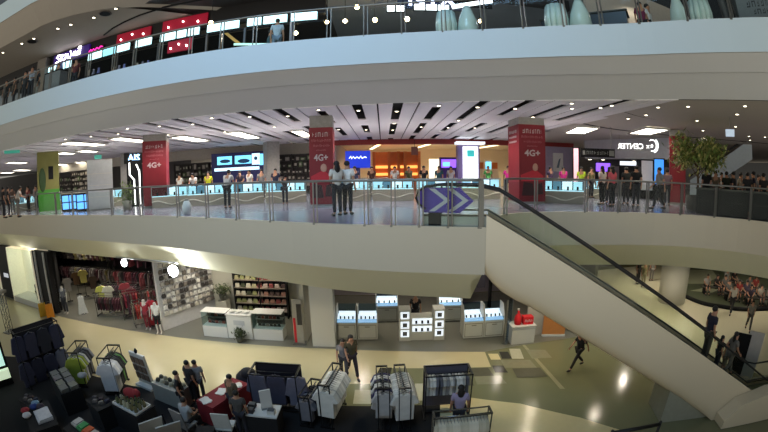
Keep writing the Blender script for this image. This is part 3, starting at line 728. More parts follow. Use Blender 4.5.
# the cream shop in the middle
orange = mat('orange_wood', (206,112,40), .5, var=.15, scale=3); ogl = mat('amber_glow', (255,190,90), .5, emit=1.3, ergb=(255,190,95))
t = thing('screen_sign', 'blue screen sign with a pale script word above the counters', 'sign', (-1.77,26.2,0))
MB().box((0,0,2.27),(1.75,.14,1.2)).obj('screen', mat('blue_screen', (20,50,190), .3, emit=.7, ergb=(24,60,220)), t); MB().box((0,0,.85),(.3,.14,1.7)).obj('stem', navy, t)
m = MB(); m.tube([(-.6,-.09,2.35),(-.48,-.09,2.5),(-.42,-.09,2.32),(-.3,-.09,2.48),(-.2,-.09,2.34),(-.05,-.09,2.45),(.1,-.09,2.34),(.22,-.09,2.5),(.3,-.09,2.34),(.5,-.09,2.44),(.62,-.09,2.38)], .035, 5); m.obj('script_word', mat('script_white', (230,240,255), .5, emit=2), t)
t = thing('display_kiosk', 'orange wooden display kiosk with amber shelves', 'kiosk', (1.0,28.5,0))
MB().box((0,.3,1.45),(3.5,.3,2.9)).obj('back_panel', orange, t)
m = MB()
for x in (-1.7,-.55,.15,.65,1.7): m.box((x,-.1,1.45),(.22,.5,2.9))
m.obj('uprights', orange, t); m = MB()
for z in (1.2,1.75): m.box((0,.1,z),(3.3,.3,.2))
m.obj('amber_shelves', ogl, t)
t = thing('light_box', 'white light box panel right of the orange kiosk', 'light box', (4.1,29.0,0)); MB().box((0,0,1.4),(1.1,.2,1.9)).obj('panel', mat('lightbox_cream', (255,244,214), .5, emit=1.6), t); MB().box((0,.05,.25),(1.15,.3,.5)).obj('base', basew, t)
t = thing('display_kiosk', 'violet glowing kiosk left of the white light pillar', 'kiosk', (4.75,27.2,0)); MB().box((0,0,1.2),(1.3,.5,2.4)).obj('body', mat('violet_body', (70,40,130), .5), t); MB().box((0,-.26,1.95),(1.1,.03,.6)).obj('screen', mat('violet_glow', (150,90,250), .4, emit=1.6, ergb=(140,90,255)), t); MB().box((-.2,-.29,1.9),(.5,.02,.3)).obj('cyan_patch', scr, t)
t = thing('light_pillar', 'bright white light pillar with a teal label', 'light box', (5.65,24.6,0)); MB().box((0,.1,1.55),(1.5,.6,3.1)).obj('core', mat('violet_grey', (104,92,140), .5), t)
MB().box((.1,-.25,1.5),(1.0,.16,3.0)).obj('light_face', mat('pillar_glow', (250,252,250), .5, emit=2.2), t); m = MB(); m.box((.1,-.34,2.55),(.5,.02,.45)); m.obj('teal_label', mat('teal_label', (60,200,200), .5, emit=.6), t)
m = MB(); glyph_rows(m, -.1, .35, 1.12, .12, -.34, 0, 5); m.obj('small_lettering', dark, t)
MB().box((.1,-.1,3.25),(1.9,.9,.16)).obj('crown', litw, t)
t = thing('display_kiosk', 'orange and cream kiosk right of the white light pillar', 'kiosk', (8.0,29,0)); MB().box((0,0,1.1),(2.2,.5,2.2)).obj('body', cream, t); MB().box((0,-.27,1.85),(2.0,.05,.5)).obj('sign_band', orange, t)
t = thing('display_kiosk', 'slim teal kiosk between light pillar and wide red column', 'kiosk', (7.3,25.6,0)); MB().box((0,0,1.1),(.5,.3,2.2)).obj('body', cream, t); MB().box((0,-.16,1.8),(.4,.03,.5)).obj('screen', scr, t)
for x, y, lab in ((-.6,30,'left glowing cove strip under the cream ceiling'),(3.2,29.5,'middle glowing cove strip under the cream ceiling'),(8.4,30,'right glowing cove strip under the cream ceiling')):
    t = thing('cove_light', lab, 'cove light', (x,y,3.42), .15, 'cove strips of the cream shop'); MB().box((0,0,0),(.25,6,.06)).obj('diffuser', mat('cove_glow', (255,236,190), .5, emit=3.5, ergb=(255,232,184)), t); MB().box((0,0,.04),(.35,6.1,.05)).obj('trim', cream, t)
t = thing('hanging_sign', 'small brown hanging sign above the cream shop counters', 'sign', (2.1,25,2.75)); MB().box((0,0,0),(.45,.08,.55)).obj('board', mat('brown_board', (120,70,60), .5), t); MB().tube([(0,0,.27),(0,0,.72)], .015).obj('rod', dark, t)
t = thing('poster_panel', 'tall pale framed picture right of the wide red column', 'picture', (PY(558,160,24.6).x,24.6,0)); MB().box((0,.1,1.6),(2.4,.1,3.2)).obj('mauve_wall', mat('mauve_panel', (150,140,158), .6), t); MB().box((.0,.0,2.1),(.8,.08,1.3)).obj('frame', white, t); MB().prism([(-.15,-.05,1.7),(.05,-.05,1.7),(.2,-.05,2.4),(.05,-.05,2.3)],(0,.01,0)).obj('grey_figure', mat('grey_blue', (90,110,120), .5), t)
# right side: bulkhead, mirrored sign, dark hanging board, shop beneath
def qd(px_, D): v = PD(px_, 180, D); return Vector((v.x,v.y))
a, b = qd(586,27), qd(676,24)
wall('wall_bulkhead', a, b, mat('bulkhead_grey', (172,172,174), .6), 2.35, 3.6, .3)
a, b = qd(600,27.6), qd(668,25)
wall('wall_shopfront', a, b, mat('shopfront_dark', (40,36,44), .5), 1.9, 2.35, .3)
wall('wall_shop_inner', qd(596,30), qd(672,28), mat('shop_inner_grey', (150,146,150), .6), 0, 2.35, .2)
c = PD(637,146,22); t = thing('hanging_sign', 'white illuminated sign lettering seen mirrored from behind', 'sign', tuple(c), azr(c)); t.scale = (.74,.74,.74)
lit = mat('sign_white', (255,255,255), .5, emit=2.2); o = add('lettering', text_mesh('CENTER', .6, .03, lit, mirror=True), t, (-.5,0,-.04)); o.scale = (.92,1,.95)
o = add('logo_letter', text_mesh('x', .5, .03, lit, mirror=True), t, (.86,0,0)); o = add('logo_letter', text_mesh('e', .5, .03, lit, mirror=True), t, (1.18,0,.06))
MB().tube([(1.2+.34*math.cos(q/12*PI*1.3-PI*.6),0,.06+.42*math.sin(q/12*PI*1.3-PI*.6)) for q in range(13)], .03, 5).tube([(1.2+.48*math.cos(q/8*PI*.7-PI*.4),0,.06+.55*math.sin(q/8*PI*.7-PI*.4)) for q in range(9)], .03, 5).obj('logo_ring', lit, t)
MB().tube([(-1.6,.05,-.36),(1.7,.05,-.36)], .02).tube([(-1.4,.05,-.36),(-1.4,.05,(3.6-c.z)/.74)], .012).tube([(1.5,.05,-.36),(1.5,.05,(3.6-c.z)/.74)], .012).obj('carrier', steel, t)
c = PD(598,153,19); t = thing('hanging_sign', 'long dark direction board hanging right of the red beam', 'sign', tuple(c), azr(c)+.25); MB().box((0,0,0),(1.75,.12,.42)).obj('board', dark, t)
m = MB(); glyph_rows(m, -.6, .5, .0, .16, -.07, 0, 8); MB().box((.7,-.07,0),(.26,.01,.26)).obj('square_icon', mat('dim_lettering', (120,122,116), .5), t); MB().box((-.74,-.07,0),(.12,.01,.2)).obj('slim_icon', mat('dim_lettering', (120,122,116), .5), t); m.obj('pale_lettering', mat('dim_lettering', (120,122,116), .5), t); MB().tube([(-.7,0,.2),(-.7,0,3.6-c.z)], .012).obj('rod', steel, t); MB().tube([(.7,0,.2),(.7,0,3.6-c.z)], .012).obj('rod', steel, t)
def upright(name, label, cat, px_, D, w, z0, z1, m_, d=.2, stand=True, tagm=None):
    c = PD(px_,180,D); t = thing(name, label, cat, (c.x,c.y,0), azr(c)); MB().box((0,0,(z0+z1)/2),(w,d,z1-z0)).obj('screen', m_, t)
    f = MB()
    for x in (-w/2-.03,w/2+.03): f.box((x,.02,z1/2),(.06,d,z1))
    f.box((0,.02,z1+.03),(w+.12,d,.06)); f.box((0,.06,z0/2),(w,d,max(z0,.04))); f.obj('frame', dark, t); return t
upright('screen_stand', 'blue upright screen stand under the mirrored sign', 'screen', 659, 22.5, .55, .9, 2.25, mat('screen_azure', (50,130,220), .3, emit=1.0))
upright('display_stand', 'violet glowing display stand right of the dark hanging board', 'display', 603, 24, .9, 1.5, 2.0, mat('violet_glow2', (130,80,240), .4, emit=1.5))
upright('display_stand', 'pale display stand left of the blue upright screen', 'display', 647, 23.5, .7, .5, 2.2, mat('pale_panel', (180,180,186), .5))
upright('light_box', 'small white light box over the heads below the mirrored sign', 'light box', 628, 25.5, 1.1, 1.95, 2.2, litw)
upright('display_stand', 'pink lit column edge left of the dark hanging board', 'display', 576, 20, .25, .5, 2.6, mat('pink_lit', (240,190,200), .5, emit=.8))
for px_, py_, D in ((590,158,25),(603,158,25),(634,158,25.5),(650,158,24.5)):
    q = PD(px_,py_,D); dl((q.x,q.y,2.33), 'small round spotlight under the grey bulkhead on the right', 'spotlights under the bulkhead', 2.0)
# far escalator on the right
e2 = thing('escalator', 'far pale escalator rising to the right behind the tree', 'escalator')
a, b = PD(690,188,27), PD(752,146,27); dv = (b-a); dv.z = 0; L_ = dv.length; dv.normalize(); nv = Vector((-dv.y,dv.x,0))
a.z = .3; hgt = 3.1
m = MB(); m.prism([a-Vector((0,0,.3)), a+Vector((0,0,.9)), a+dv*L_+Vector((0,0,hgt+.6)), a+dv*L_+Vector((0,0,hgt-.7))], nv*.12); m.obj('side_panel', mat('pale_blue_panel', (190,204,212), .4, emit=.0), e2)
m = MB(); m.prism([a-Vector((0,0,.3))+nv*1.4, a+Vector((0,0,.9))+nv*1.4, a+dv*L_+Vector((0,0,hgt+.6))+nv*1.4, a+dv*L_+Vector((0,0,hgt-.7))+nv*1.4], nv*.12); m.obj('side_panel', mat('pale_blue_panel', (190,204,212), .4), e2)
MB().tube([a+Vector((0,0,1.15)), a+dv*L_+Vector((0,0,hgt+.85))], .05, 6).obj('handrail', rubber, e2)
m = MB()
for i in range(14):
    p = a+dv*(L_*(i+.5)/14)+nv*.76+Vector((0,0,hgt*(i+.5)/14-.1)); m.box(tuple(p),(L_/14,1.26,.25), math.atan2(dv.y,dv.x))
m.obj('steps', mat('step_metal', (74,74,68), .5, .5), e2)
for px_, py_, D, w, lab, mm in ((730,133,15.5,.36,'small pale blue sign hanging from the right-hand ceiling',mat('pale_blue_sign', (190,210,230), .5, emit=.5)),(12,151,24,1.0,'green lit exit-style sign hanging at the far left ceiling',mat('green_sign', (60,150,130), .5, emit=.5)),(98,157,26,.5,'small green sign hanging over the white partition board',mat('green_sign', (60,150,130), .5, emit=.5))):
    c = PD(px_,py_,D); t = thing('hanging_sign', lab, 'sign', tuple(c), azr(c)); MB().box((0,0,0),(w,.06,.26)).obj('panel', mm, t); MB().tube([(0,0,.12),(0,0,3.6-c.z)], .012).obj('rod', steel, t)
# potted tree
c = PD(697,205,16.8); tr = thing('potted_tree', 'leafy green tree in a dark planter beside the right-hand red column', 'tree', (c.x,c.y,0))
MB().lathe([(.45,0),(.5,.1),(.52,.62),(.46,.62),(.44,.52)], n=18).obj('planter', mat('dark_planter', (52,50,46), .6), tr)
bark = mat('bark', (92,74,54), .85, var=.3); m = MB(); m.tube([(0,0,.4),(.04,.02,1.1),(-.02,0,1.7),(.05,.0,2.3)], [.06,.05,.045,.03], 7)
tips = []
r = random.Random(3)
for i in range(11):
    a_ = i*2.4; z0 = 1.25+.08*i; tip = Vector((math.cos(a_)*(.55+.3*r.random())*(1.25 if math.cos(a_) > 0 else 1), math.sin(a_)*.6, z0+.45+.4*r.random())); tips.append(tip); m.tube([(0,0,z0),tuple(tip*.5+Vector((0,0,z0*.5+.1))),tuple(tip)], [.025,.018,.01], 5)
m.obj('trunk', bark, tr); m = MB()
for i in range(2600):
    tip = tips[r.randrange(11)]; p = tip+Vector((r.gauss(0,.24),r.gauss(0,.24),r.gauss(-.02,.18))); s = r.uniform(.07,.13); M_ = Matrix.Rotation(r.uniform(0,6.28),4,'Z') @ Matrix.Rotation(r.uniform(-1,1),4,'X')
    m.poly([p+M_ @ Vector(q) for q in ((-s*.5,0,0),(0,-s*1.2,0),(s*.5,0,0),(0,s*1.2,0))], i % 2)
m.obj('foliage', [mat('leaf_green', (104,126,62), .6, var=.3), mat('leaf_olive', (166,166,100), .6, var=.3)], tr, fix=False)
c = PD(127,200,19.5); tr = thing('potted_plant', 'small leafy plant in a pot in front of the left red column', 'plant', (c.x,c.y,0)); MB().lathe([(.2,0),(.27,.45),(.23,.45)], n=12).obj('pot', basew, tr); m = MB()
for i in range(260):
    p = Vector((r.gauss(0,.2),r.gauss(0,.2),.8+r.gauss(0,.28))); s = r.uniform(.05,.1); M_ = Matrix.Rotation(r.uniform(0,6.28),4,'Z') @ Matrix.Rotation(r.uniform(-1.2,1.2),4,'X'); m.poly([p+M_ @ Vector(q) for q in ((-s*.5,0,0),(0,-s*1.3,0),(s*.5,0,0),(0,s*1.3,0))])
m.obj('leaves', mat('leaf_green', (104,126,62), .6), tr, fix=False); MB().tube([(0,0,.4),(0,0,.9)], .02).obj('stem', bark, tr)
# white low objects by the railing
for px_, D, lab in ((187,14.6,'small white bag-like stool beside the railing right of the left red column'),):
    c = PD(px_,210,D); t = thing('lantern', 'small white lantern on the floor by the railing right of the left red column', 'lantern', (c.x,c.y,0)); MB().lathe([(.12,0),(.17,.1),(.19,.3),(.1,.5)], n=12).obj('shade', mat('white_lantern', (230,230,226), .5), t); MB().lathe([(.1,.5),(.05,.58)], n=10).obj('cap', steel, t)
# ------------------------------------------------------------------ people on the middle floor
def pp(px_, D, face, label, **k):
    c = PD(px_, 195, D); return person((c.x,c.y,0), face, label, **k)
W_ = (214,212,206); K_ = (26,26,30); NV = (36,40,64); GY = (120,118,116); JN = (60,70,100)
pp(337,11.2,(-.5,.8),'person with long dark hair in white top at the railing, left of the couple',top=(206,200,188),bottom=(34,34,42),ps='phone',long=True)
pp(347.5,11.5,(.3,.9),'person in white top and dark trousers at the railing, right of the couple',top=(222,218,210),bottom=(30,30,36),h=1.66)
pp(227,15.8,(.1,1),'person in white shirt leaning on the counter before the blue screens',top=(196,192,184),bottom=(30,30,34),ps='lean')
pp(195,20.4,(0,-1),'person in white shirt behind the second phone counter',top=W_,ps='lean')
pp(209,20.2,(0,-1),'person in yellow shirt behind the phone counters',top=(206,206,40))
pp(242,19.8,(0,-1),'person in dark shirt with face down behind the counter below the screens',top=(50,44,60),ps='lean')
pp(250,20.6,(-.5,-1),'person in white shirt right of the one looking down below the screens',top=W_)
pp(262,20.2,(.5,-1),'person in grey shirt below the right end of the blue screens',top=GY)
pp(276,19.6,(0,-1),'person in navy shirt behind the counter left of the slim red column',top=NV)
pp(285,16.3,(0,1),'child-size person in dark clothes bending at the counter left of the slim red column',top=(50,44,42),ps='lean',h=1.35)
pp(180,23.8,(0,-1),'person in white standing left of the yellow shirt, by the back counter',top=W_)
pp(17,22.6,(.6,.6),'person in pale clothes with a cap at the railing left of the green column',top=(196,190,180),bottom=(120,116,110),ps='lean')
pp(8,24,(.5,.8),'person in dark clothes at the far left railing',top=K_)
pp(3,23.4,(.2,.9),'person in black jacket at the left picture edge of the middle floor',top=(30,28,30))
pp(12,26.5,(-.5,.8),'person in brown shirt behind the pale-dressed one at far left',top=(90,70,60))
pp(28,28,(0,-1),'person in maroon shirt behind the counter left of the green column',top=(120,50,50))
pp(36,29,(.4,-1),'person in grey shirt right beside the green column at left',top=GY)
pp(355,19.2,(0,-1),'person in dark shirt behind the counter right of the couple',top=(46,48,70))
pp(372,20.4,(.4,-1),'person in dark brown shirt before the orange kiosk',top=(70,44,36))
pp(395,21,(0,-1),'person in white shirt behind the middle counter',top=W_)
pp(409,21.6,(.6,-1),'person in olive shirt left of the white light box',top=(90,92,60))
pp(424,20.4,(0,-1),'person in black shirt behind the counter above the chevron sticker',top=K_)
pp(439,21.4,(-.4,-1),'person in teal shirt left of the white light pillar',top=(40,80,90))
pp(451,22,(0,-1),'person in pale shirt just left of the white light pillar',top=(190,186,190))
pp(488,21,(0,-1),'person in green shirt right of the white light pillar',top=(90,170,90))
pp(508,20,(-.3,-1),'person in magenta shirt left of the wide red column',top=(206,40,140))
pp(563,20.4,(0,-1),'person in magenta shirt right of the wide red column',top=(206,50,140))
pp(550,21,(.5,-1),'person in dark purple shirt at the right edge of the wide red column',top=(70,54,80))
pp(581,19.6,(-.4,-1),'person in bright yellow-green shirt below the dark hanging board',top=(190,220,50))
pp(591,21,(.2,-1),'person in olive jacket behind the yellow-green shirt',top=(110,104,70))
pp(602,16.6,(-.3,.9),'person in white top and black trousers right of the lit counter',top=(214,206,196),bottom=(22,22,26),long=True)
pp(612,16.0,(-.2,.9),'woman in pink top beside the white-topped person',top=(206,92,104),bottom=(30,30,34),long=True)
pp(609,17.6,(.5,.6),'person in maroon top half behind the pink-topped woman',top=(110,40,50),long=True)
pp(626,17.4,(.2,.9),'person in dark clothes below the white light box',top=(40,44,44))
pp(636,16.4,(.4,.8),'person in black coat left of the blue upright screen',top=(24,24,26),h=1.7)
pp(659,15.8,(-.9,.3),'person in grey top walking in front of the blue upright screen',top=(130,128,124),bottom=(40,40,44),ps='walk')
pp(667,18.5,(.5,.6),'person in mauve top just left of the right-hand red column',top=(120,100,110))
pp(706,17.2,(.3,.9),'person in black clothes just right of the tree trunk',top=K_,h=1.74)
pp(715,17.6,(-.6,-.8),'person in tan top second right of the tree trunk',top=(110,96,80))
pp(726,17.6,(.4,.8),'person in dark green top left of the seated group at right',top=(40,50,40))
pp(733,17.0,(-.3,.9),'person in black top with pale bag straps at right',top=(28,26,30))
pp(740,18,(.2,-1),'person in cream top between two dark ones at right',top=(200,184,160))
pp(747,16.9,(.5,.8),'person in charcoal top third from the right picture edge',top=(36,36,40))
pp(753,17.8,(-.6,.7),'person in dark blue top second from the right picture edge',top=(34,38,60),h=1.72)
pp(763,16.8,(.3,.8),'person in black shirt at the right picture edge of the middle floor',top=(22,22,24))
pp(721,20,(-.3,-1),'person in white top far behind the tree',top=W_)
pp(758,20,(.0,-1),'person in grey hoodie far behind at the right',top=GY)
# dark benches with shiny fronts along the right-hand railing
for px_, D, lab in ((709,15.9,'dark promotional counter behind the railing right of the tree'),(735,15.5,'dark promotional counter behind the railing, middle of three'),(764,15.3,'dark promotional counter behind the railing at the right picture edge')):
    c = PD(px_,205,D); t = thing('promo_counter', lab, 'counter', (c.x,c.y,0), azr(c), 'dark counters at the right railing'); MB().box((0,0,.48),(1.1,.5,.86)).box((0,0,.03),(1.0,.42,.06)).obj('body', dark, t); MB().box((0,0,.94),(1.16,.56,.05)).obj('top', darkm, t)
    m = MB(); glyph_rows(m, -.4, .4, .5, .07, -.256, 0, int(px_)); m.obj('pale_lettering', mat('faint_lettering', (72,74,70), .6, spec=.1), t)
# ------------------------------------------------------------------ ground floor: garments and racks
hangm = mat('hanger_wire', (120,120,120), .35, .7)
def garment_proto(name, kind):
    o = None
    if kind == 'shirt': pts = [(-.06,0),(-.2,-.05),(-.3,-.24),(-.22,-.28),(-.17,-.19),(-.18,-.66),(.18,-.66),(.17,-.19),(.22,-.28),(.3,-.24),(.2,-.05),(.06,0),(0,-.05)]
    elif kind == 'jacket': pts = [(-.06,0),(-.2,-.05),(-.3,-.5),(-.22,-.54),(-.17,-.22),(-.2,-.8),(.2,-.8),(.17,-.22),(.22,-.54),(.3,-.5),(.2,-.05),(.06,0),(0,-.08)]
    else: pts = [(-.05,0),(-.14,-.04),(-.15,-.35),(-.28,-1.0),(.28,-1.0),(.15,-.35),(.14,-.04),(.05,0),(0,-.06)]
    m = MB(); m.prism([(x,-.035,z) for x,z in pts], (0,.1,0))
    bmesh.ops.bevel(m.b, geom=[e for e in m.b.edges if abs(e.verts[0].co.y-e.verts[1].co.y) < .01], offset=.015, segments=1, affect='EDGES')
    o = m.obj(name, cl((200,200,200)), None, (0,0,-60))
    h = MB(); h.tube([(-.17,0,-.05),(0,0,.03),(.17,0,-.05)], .008, 5).tube([(0,0,.03),(0,0,.075),(.02,0,.09)], .006, 5); h.obj('hanger', hangm, o)
    return o
GP = {}
def garment(kind, loc, rz, rgb, label, group, s=1):
    nm = {'shirt':'hanging_shirt','jacket':'hanging_jacket','dress':'hanging_dress'}[kind]
    if kind not in GP:
        o = GP[kind] = garment_proto(nm, kind); 
    else: o = copy(GP[kind])
    o.location = loc; o.rotation_euler = (0,0,rz); o.scale = (s,s,s); setmat(o, cl(rgb)); tag(o, label, {'shirt':'shirt','jacket':'jacket','dress':'dress'}[kind], group); return o
blackmetal = mat('black_rack_metal', (26,26,28), .4, .4); chrome = mat('chrome_rack', (150,150,148), .25, .9)
def rack(loc, rz, w, h, n, kinds, label, glabel, m_=None, rails=1, depth=.5, colors=((220,218,212),), front=False, s=1, panel=None):
    m_ = m_ or blackmetal; x0, y0 = loc; t = thing('clothes_rack', label, 'clothes rack', (x0,y0,GZ+.016), rz)
    for x in (-w/2,w/2):
        m = MB()
        for y in (-depth/2,depth/2): m.box((x,y,h/2),(.028,.028,h))
        m.box((x,0,.05),(.05,depth+.1,.05)); m.box((x,0,h-.02),(.05,depth,.04)); m.obj('end_frame', m_, t)
    MB().box((0,-depth/2,h-.02),(w,.028,.028)).box((0,depth/2,h-.02),(w,.028,.028)).obj('top_frame', m_, t)
    if panel: MB().box((0,depth/2+.02,h/2+.05),(w,.02,h-.1)).obj('back_panel', panel, t)
    MB().box((0,0,.08),(w,.04,.04)).obj('base_bar', m_, t)
    for k in range(rails):
        z = h-.1-k*(h-.15)/rails; MB().tube([(-w/2,0,z),(w/2,0,z)], .016, 6).obj('rail', m_, t)
        r = random.Random(int(x0*100)+k); c, sn = math.cos(rz), math.sin(rz)
        for i in range(n):
            u = -w/2+.08+(w-.16)*i/(max(n-1,1)); kd = kinds[i % len(kinds)]; col = colors[r.randrange(len(colors))] if not isinstance(colors, dict) else colors[i]
            jit = r.randint(-12,12); g = tuple(max(0,min(255,v+jit)) for v in col)
            garment(kd, (x0+u*c, y0+u*sn, GZ+.016+z-.093*s), rz+(PI/2 if not front else 0)+r.uniform(-.12,.12), g, glabel, glabel, s)
    return t
Wt = (216,213,205); Bk = (24,24,26); Nv = (30,32,52); Gr = (120,120,124); YG = (146,158,52)
rack((-12.3,8.15), math.radians(70), 1.85, 2.15, 4, ['jacket'], 'tall black two-tier clothes rack of navy jackets at the far left', 'navy or grey jacket packed on the tall two-tier rack at far left', rails=2, depth=.55, colors=(Nv,(44,46,66),(26,28,40),(104,106,120),(34,36,58)), s=1.15, front=True, panel=mat('rack_lining', (30,30,38), .8))
rack((-10.7,8.75), math.radians(112), 1.05, 1.38, 9, ['shirt'], 'black clothes rack with a yellow-green shirt near the tall navy rack', 'shirt on the rack with the yellow-green shirt', colors={0:YG,1:(176,180,176),2:YG,3:Gr,4:(200,200,196),5:Bk,6:(60,60,64),7:Bk,8:Gr}, s=1.5)
rack((-9.1,8.85), math.radians(108), 1.05, 1.42, 9, ['shirt'], 'black clothes rack with white shirts in front and green behind', 'shirt on the rack between yellow-green rack and photo display', colors={0:(210,208,206),1:Wt,2:(206,204,204),3:Wt,4:Bk,5:(40,40,42),6:Bk,7:(70,120,50),8:Bk}, s=1.55)
rack((-3.1,8.95), 0, 1.35, 1.5, 3, ['jacket'], 'black framed clothes rack of dark jackets beside the white table', 'dark blue-grey jacket on the black framed rack beside the white table', depth=.7, colors=((84,82,100),(70,68,84),(104,102,116)), s=1.22, front=True, panel=mat('dark_backing', (34,32,40), .4))
rack((-1.5,8.9), PI/2-.18, 1.25, 1.48, 12, ['shirt'], 'open clothes rack of white shirts, left of the light floor tile', 'white shirt on the open rack left of the light floor tile', depth=.3, colors=(Wt,(204,202,192),(222,220,214)), s=1.3)
rack((-2.1,8.8), PI/2-.18, 1.0, 1.05, 9, ['shirt'], 'low clothes rack of navy and black shirts between jacket rack and white shirts', 'navy or black shirt on the low rack left of white shirts', depth=.3, colors=(Nv,Bk,(50,52,66),(120,120,126)))
rack((.42,8.8), PI/2+.08, 1.25, 1.48, 12, ['shirt'], 'open clothes rack of long white shirts right of the light floor tile', 'white shirt on the rack right of the light floor tile', depth=.3, colors=(Wt,(210,208,200)), s=1.3)
rack((-.1,8.8), PI/2+.05, 1.2, 1.46, 11, ['shirt','jacket'], 'clothes rack of mixed navy, black and white clothes beside long white shirts', 'navy, black or white garment on the mixed middle rack', depth=.3, colors=(Nv,Bk,Wt,(40,36,80),(180,178,176)), s=1.1)
rack((1.68,8.95), 0, 1.25, 1.5, 13, ['shirt'], 'black framed clothes rack behind the person in lavender', 'grey or white shirt on the rack behind the lavender person', depth=.6, colors=((176,174,166),Wt,(140,140,140),(96,96,104)), s=.85, panel=mat('mauve_backing', (92,88,98), .6))
rack((1.75,7.15), .02, 1.35, 1.35, 16, ['shirt'], 'clothes rack of cream garments at the bottom picture edge', 'cream garment on the rack at the bottom picture edge', chrome, depth=.3, colors=((214,204,180),(196,186,160)), s=1.0)
# dark clothes shop at the left
rm = ((120,28,44),(90,30,40),(70,36,48),(150,52,50),(60,40,40),(86,60,52))
rack((-12.3,15.6), .75, 2.6, 1.45, 16, ['dress','shirt'], 'clothes rack of dark red garments deep in the black shop', 'dark red garment on the deep rack of the black shop', chrome, colors=rm)
rack((-11.35,14.6), .8, 1.7, 1.25, 12, ['shirt'], 'front clothes rack of orange-red and brown clothes in the black shop', 'orange-red or brown garment on the front rack of the black shop', chrome, colors=((170,64,44),(150,44,40),(110,80,64),(96,70,64)))
rack((-14.6,16.4), .1, 2.4, 1.4, 14, ['shirt'], 'clothes rack of black clothes at the back of the black shop', 'black or plum garment on the back rack of the black shop', chrome, colors=((40,30,38),(56,36,48),(30,28,30),(80,40,54)))
rack((-14.2,14.9), .2, 1.8, 1.2, 10, ['shirt'], 'clothes rack of brown and plum tops in the middle of the black shop', 'brown or plum top on the middle rack of the black shop', chrome, colors=((70,48,44),(84,40,50),(50,40,42)))
rack((-20.2,18.9), 0, 5.4, 3.0, 24, ['shirt','jacket'], 'two-tier wall rack of grey and brown clothes, rear left of the black shop', 'grey, brown or black garment on the rear left wall rack', chrome, rails=2, colors=((90,84,80),(60,44,48),(120,110,70),(50,44,50),(116,110,106),(76,40,48)), s=1.05)
rack((-14.4,18.7), 0, 5.6, 3.0, 26, ['shirt','shirt','dress'], 'long two-tier wall rack of plum and dark clothes at the back of the black shop', 'plum, dark red or grey garment on the long two-tier wall rack', chrome, rails=2, colors=((86,40,56),(60,36,48),(110,44,54),(50,44,50),(96,84,80),(130,60,66)), s=1.05)
for i, (p, y, col, kd, lab) in enumerate([((75,272),17.4,(110,84,60),'shirt','brown shirt hung high in the black shop, left of the yellow one'),((82,270),17.2,(176,166,90),'shirt','yellow shirt hung high in the black shop'),((66,278),16.0,(150,146,140),'shirt','grey shirt hung at the left of the black shop'),
    ((80,296),14.6,(214,214,210),'dress','white dress hung low in the black shop'),((100,286),15.8,(176,180,90),'shirt','olive-yellow shirt in the middle of the black shop'),((107,286),15.4,(200,200,180),'shirt','pale patterned shirt in the middle of the black shop'),
    ((124,283),16,(150,60,70),'shirt','rose shirt under the left flood lamp'),((130,288),15.6,(120,40,54),'shirt','wine shirt right of the rose one'),((150,300),14.4,(190,50,64),'dress','pink-red dress left of the white-shirted mannequin'),((92,276),18,(80,64,52),'shirt','dark brown shirt hung high behind the yellow one')]):
    q = PY(p[0], p[1], y); garment(kd, tuple(q), azr(q), col, lab, None, 1.25)
    t = thing('display_hook', 'steel display stand carrying the '+lab.split(' hung')[0].split(' in the')[0].split(' under')[0].split(' right')[0].split(' left')[0]+' of the black shop', 'display stand', (q.x,q.y+.03,GZ+.006)); MB().tube([(0,0,0),(0,0,q.z+.1-GZ)], .018, 6).obj('pole', chrome, t); MB().lathe([(.2,0),(.2,.02),(.03,.04)], n=12).obj('foot', chrome, t)
plas = mat('mannequin_white', (206,202,194), .4)
def mannequin(px_, py_, label, top, bottom, h=1.7, shorts=False, xy=None, z=GZ+.006, face=(.2,-1)):
    q = G(px_, py_, GZ) if xy is None else Vector((xy[0],xy[1],z))
    return person((q.x,q.y,z), face, label, top, bottom, 'stand', h, False, shorts, None, None, 'mannequin', 'mannequin', plain=plas, hair=False)
mannequin(160,334,'white mannequin in white shirt and black shorts before the bag wall',Wt,Bk,1.62,True)
mannequin(149,330,'mannequin in red clothes at the right end of the black shop',(150,40,54),(120,40,50),1.6)
mannequin(67,314,'mannequin in grey top at the left end of the black shop',(110,112,120),(60,62,70),1.7)
mannequin(0,0,'dark-dressed mannequin inside the lit shop window',(50,46,44),(60,56,50),1.5,xy=(-20.7,14.7))
# flood lamps on a pipe under the gallery
t = thing('flood_lamp_bar', 'steel pipe with two glaring flood lamps under the left gallery', 'flood lamp')
a, b = PD(116,257,16.6), PD(178,263,13.95); MB().tube([tuple(a),tuple(b)], .035, 8).obj('pipe', steel, t)
glow = mat('flood_glow', (255,255,255), .5, emit=45, ergb=(250,252,255))
for p, D, r_ in (((124,263),16.4,.15),((173,271),14.0,.22)):
    q = PD(p[0],p[1],D); d = (-q).normalized(); M_ = MB(); M_.tube([q+Vector((.05,.25,.1)), q+Vector((.02,.08,.03))], [.09,r_], 12); h_ = M_.obj('lamp_housing', dark, t); MB().ball(q+Vector((0,.0,0)), (r_,.07,r_), 12).obj('lamp_glass', glow, h_); MB().tube([q+Vector((.03,.2,.08)), (q.x+.05,q.y+.2,-2.0)], .02).obj('bracket', steel, t)
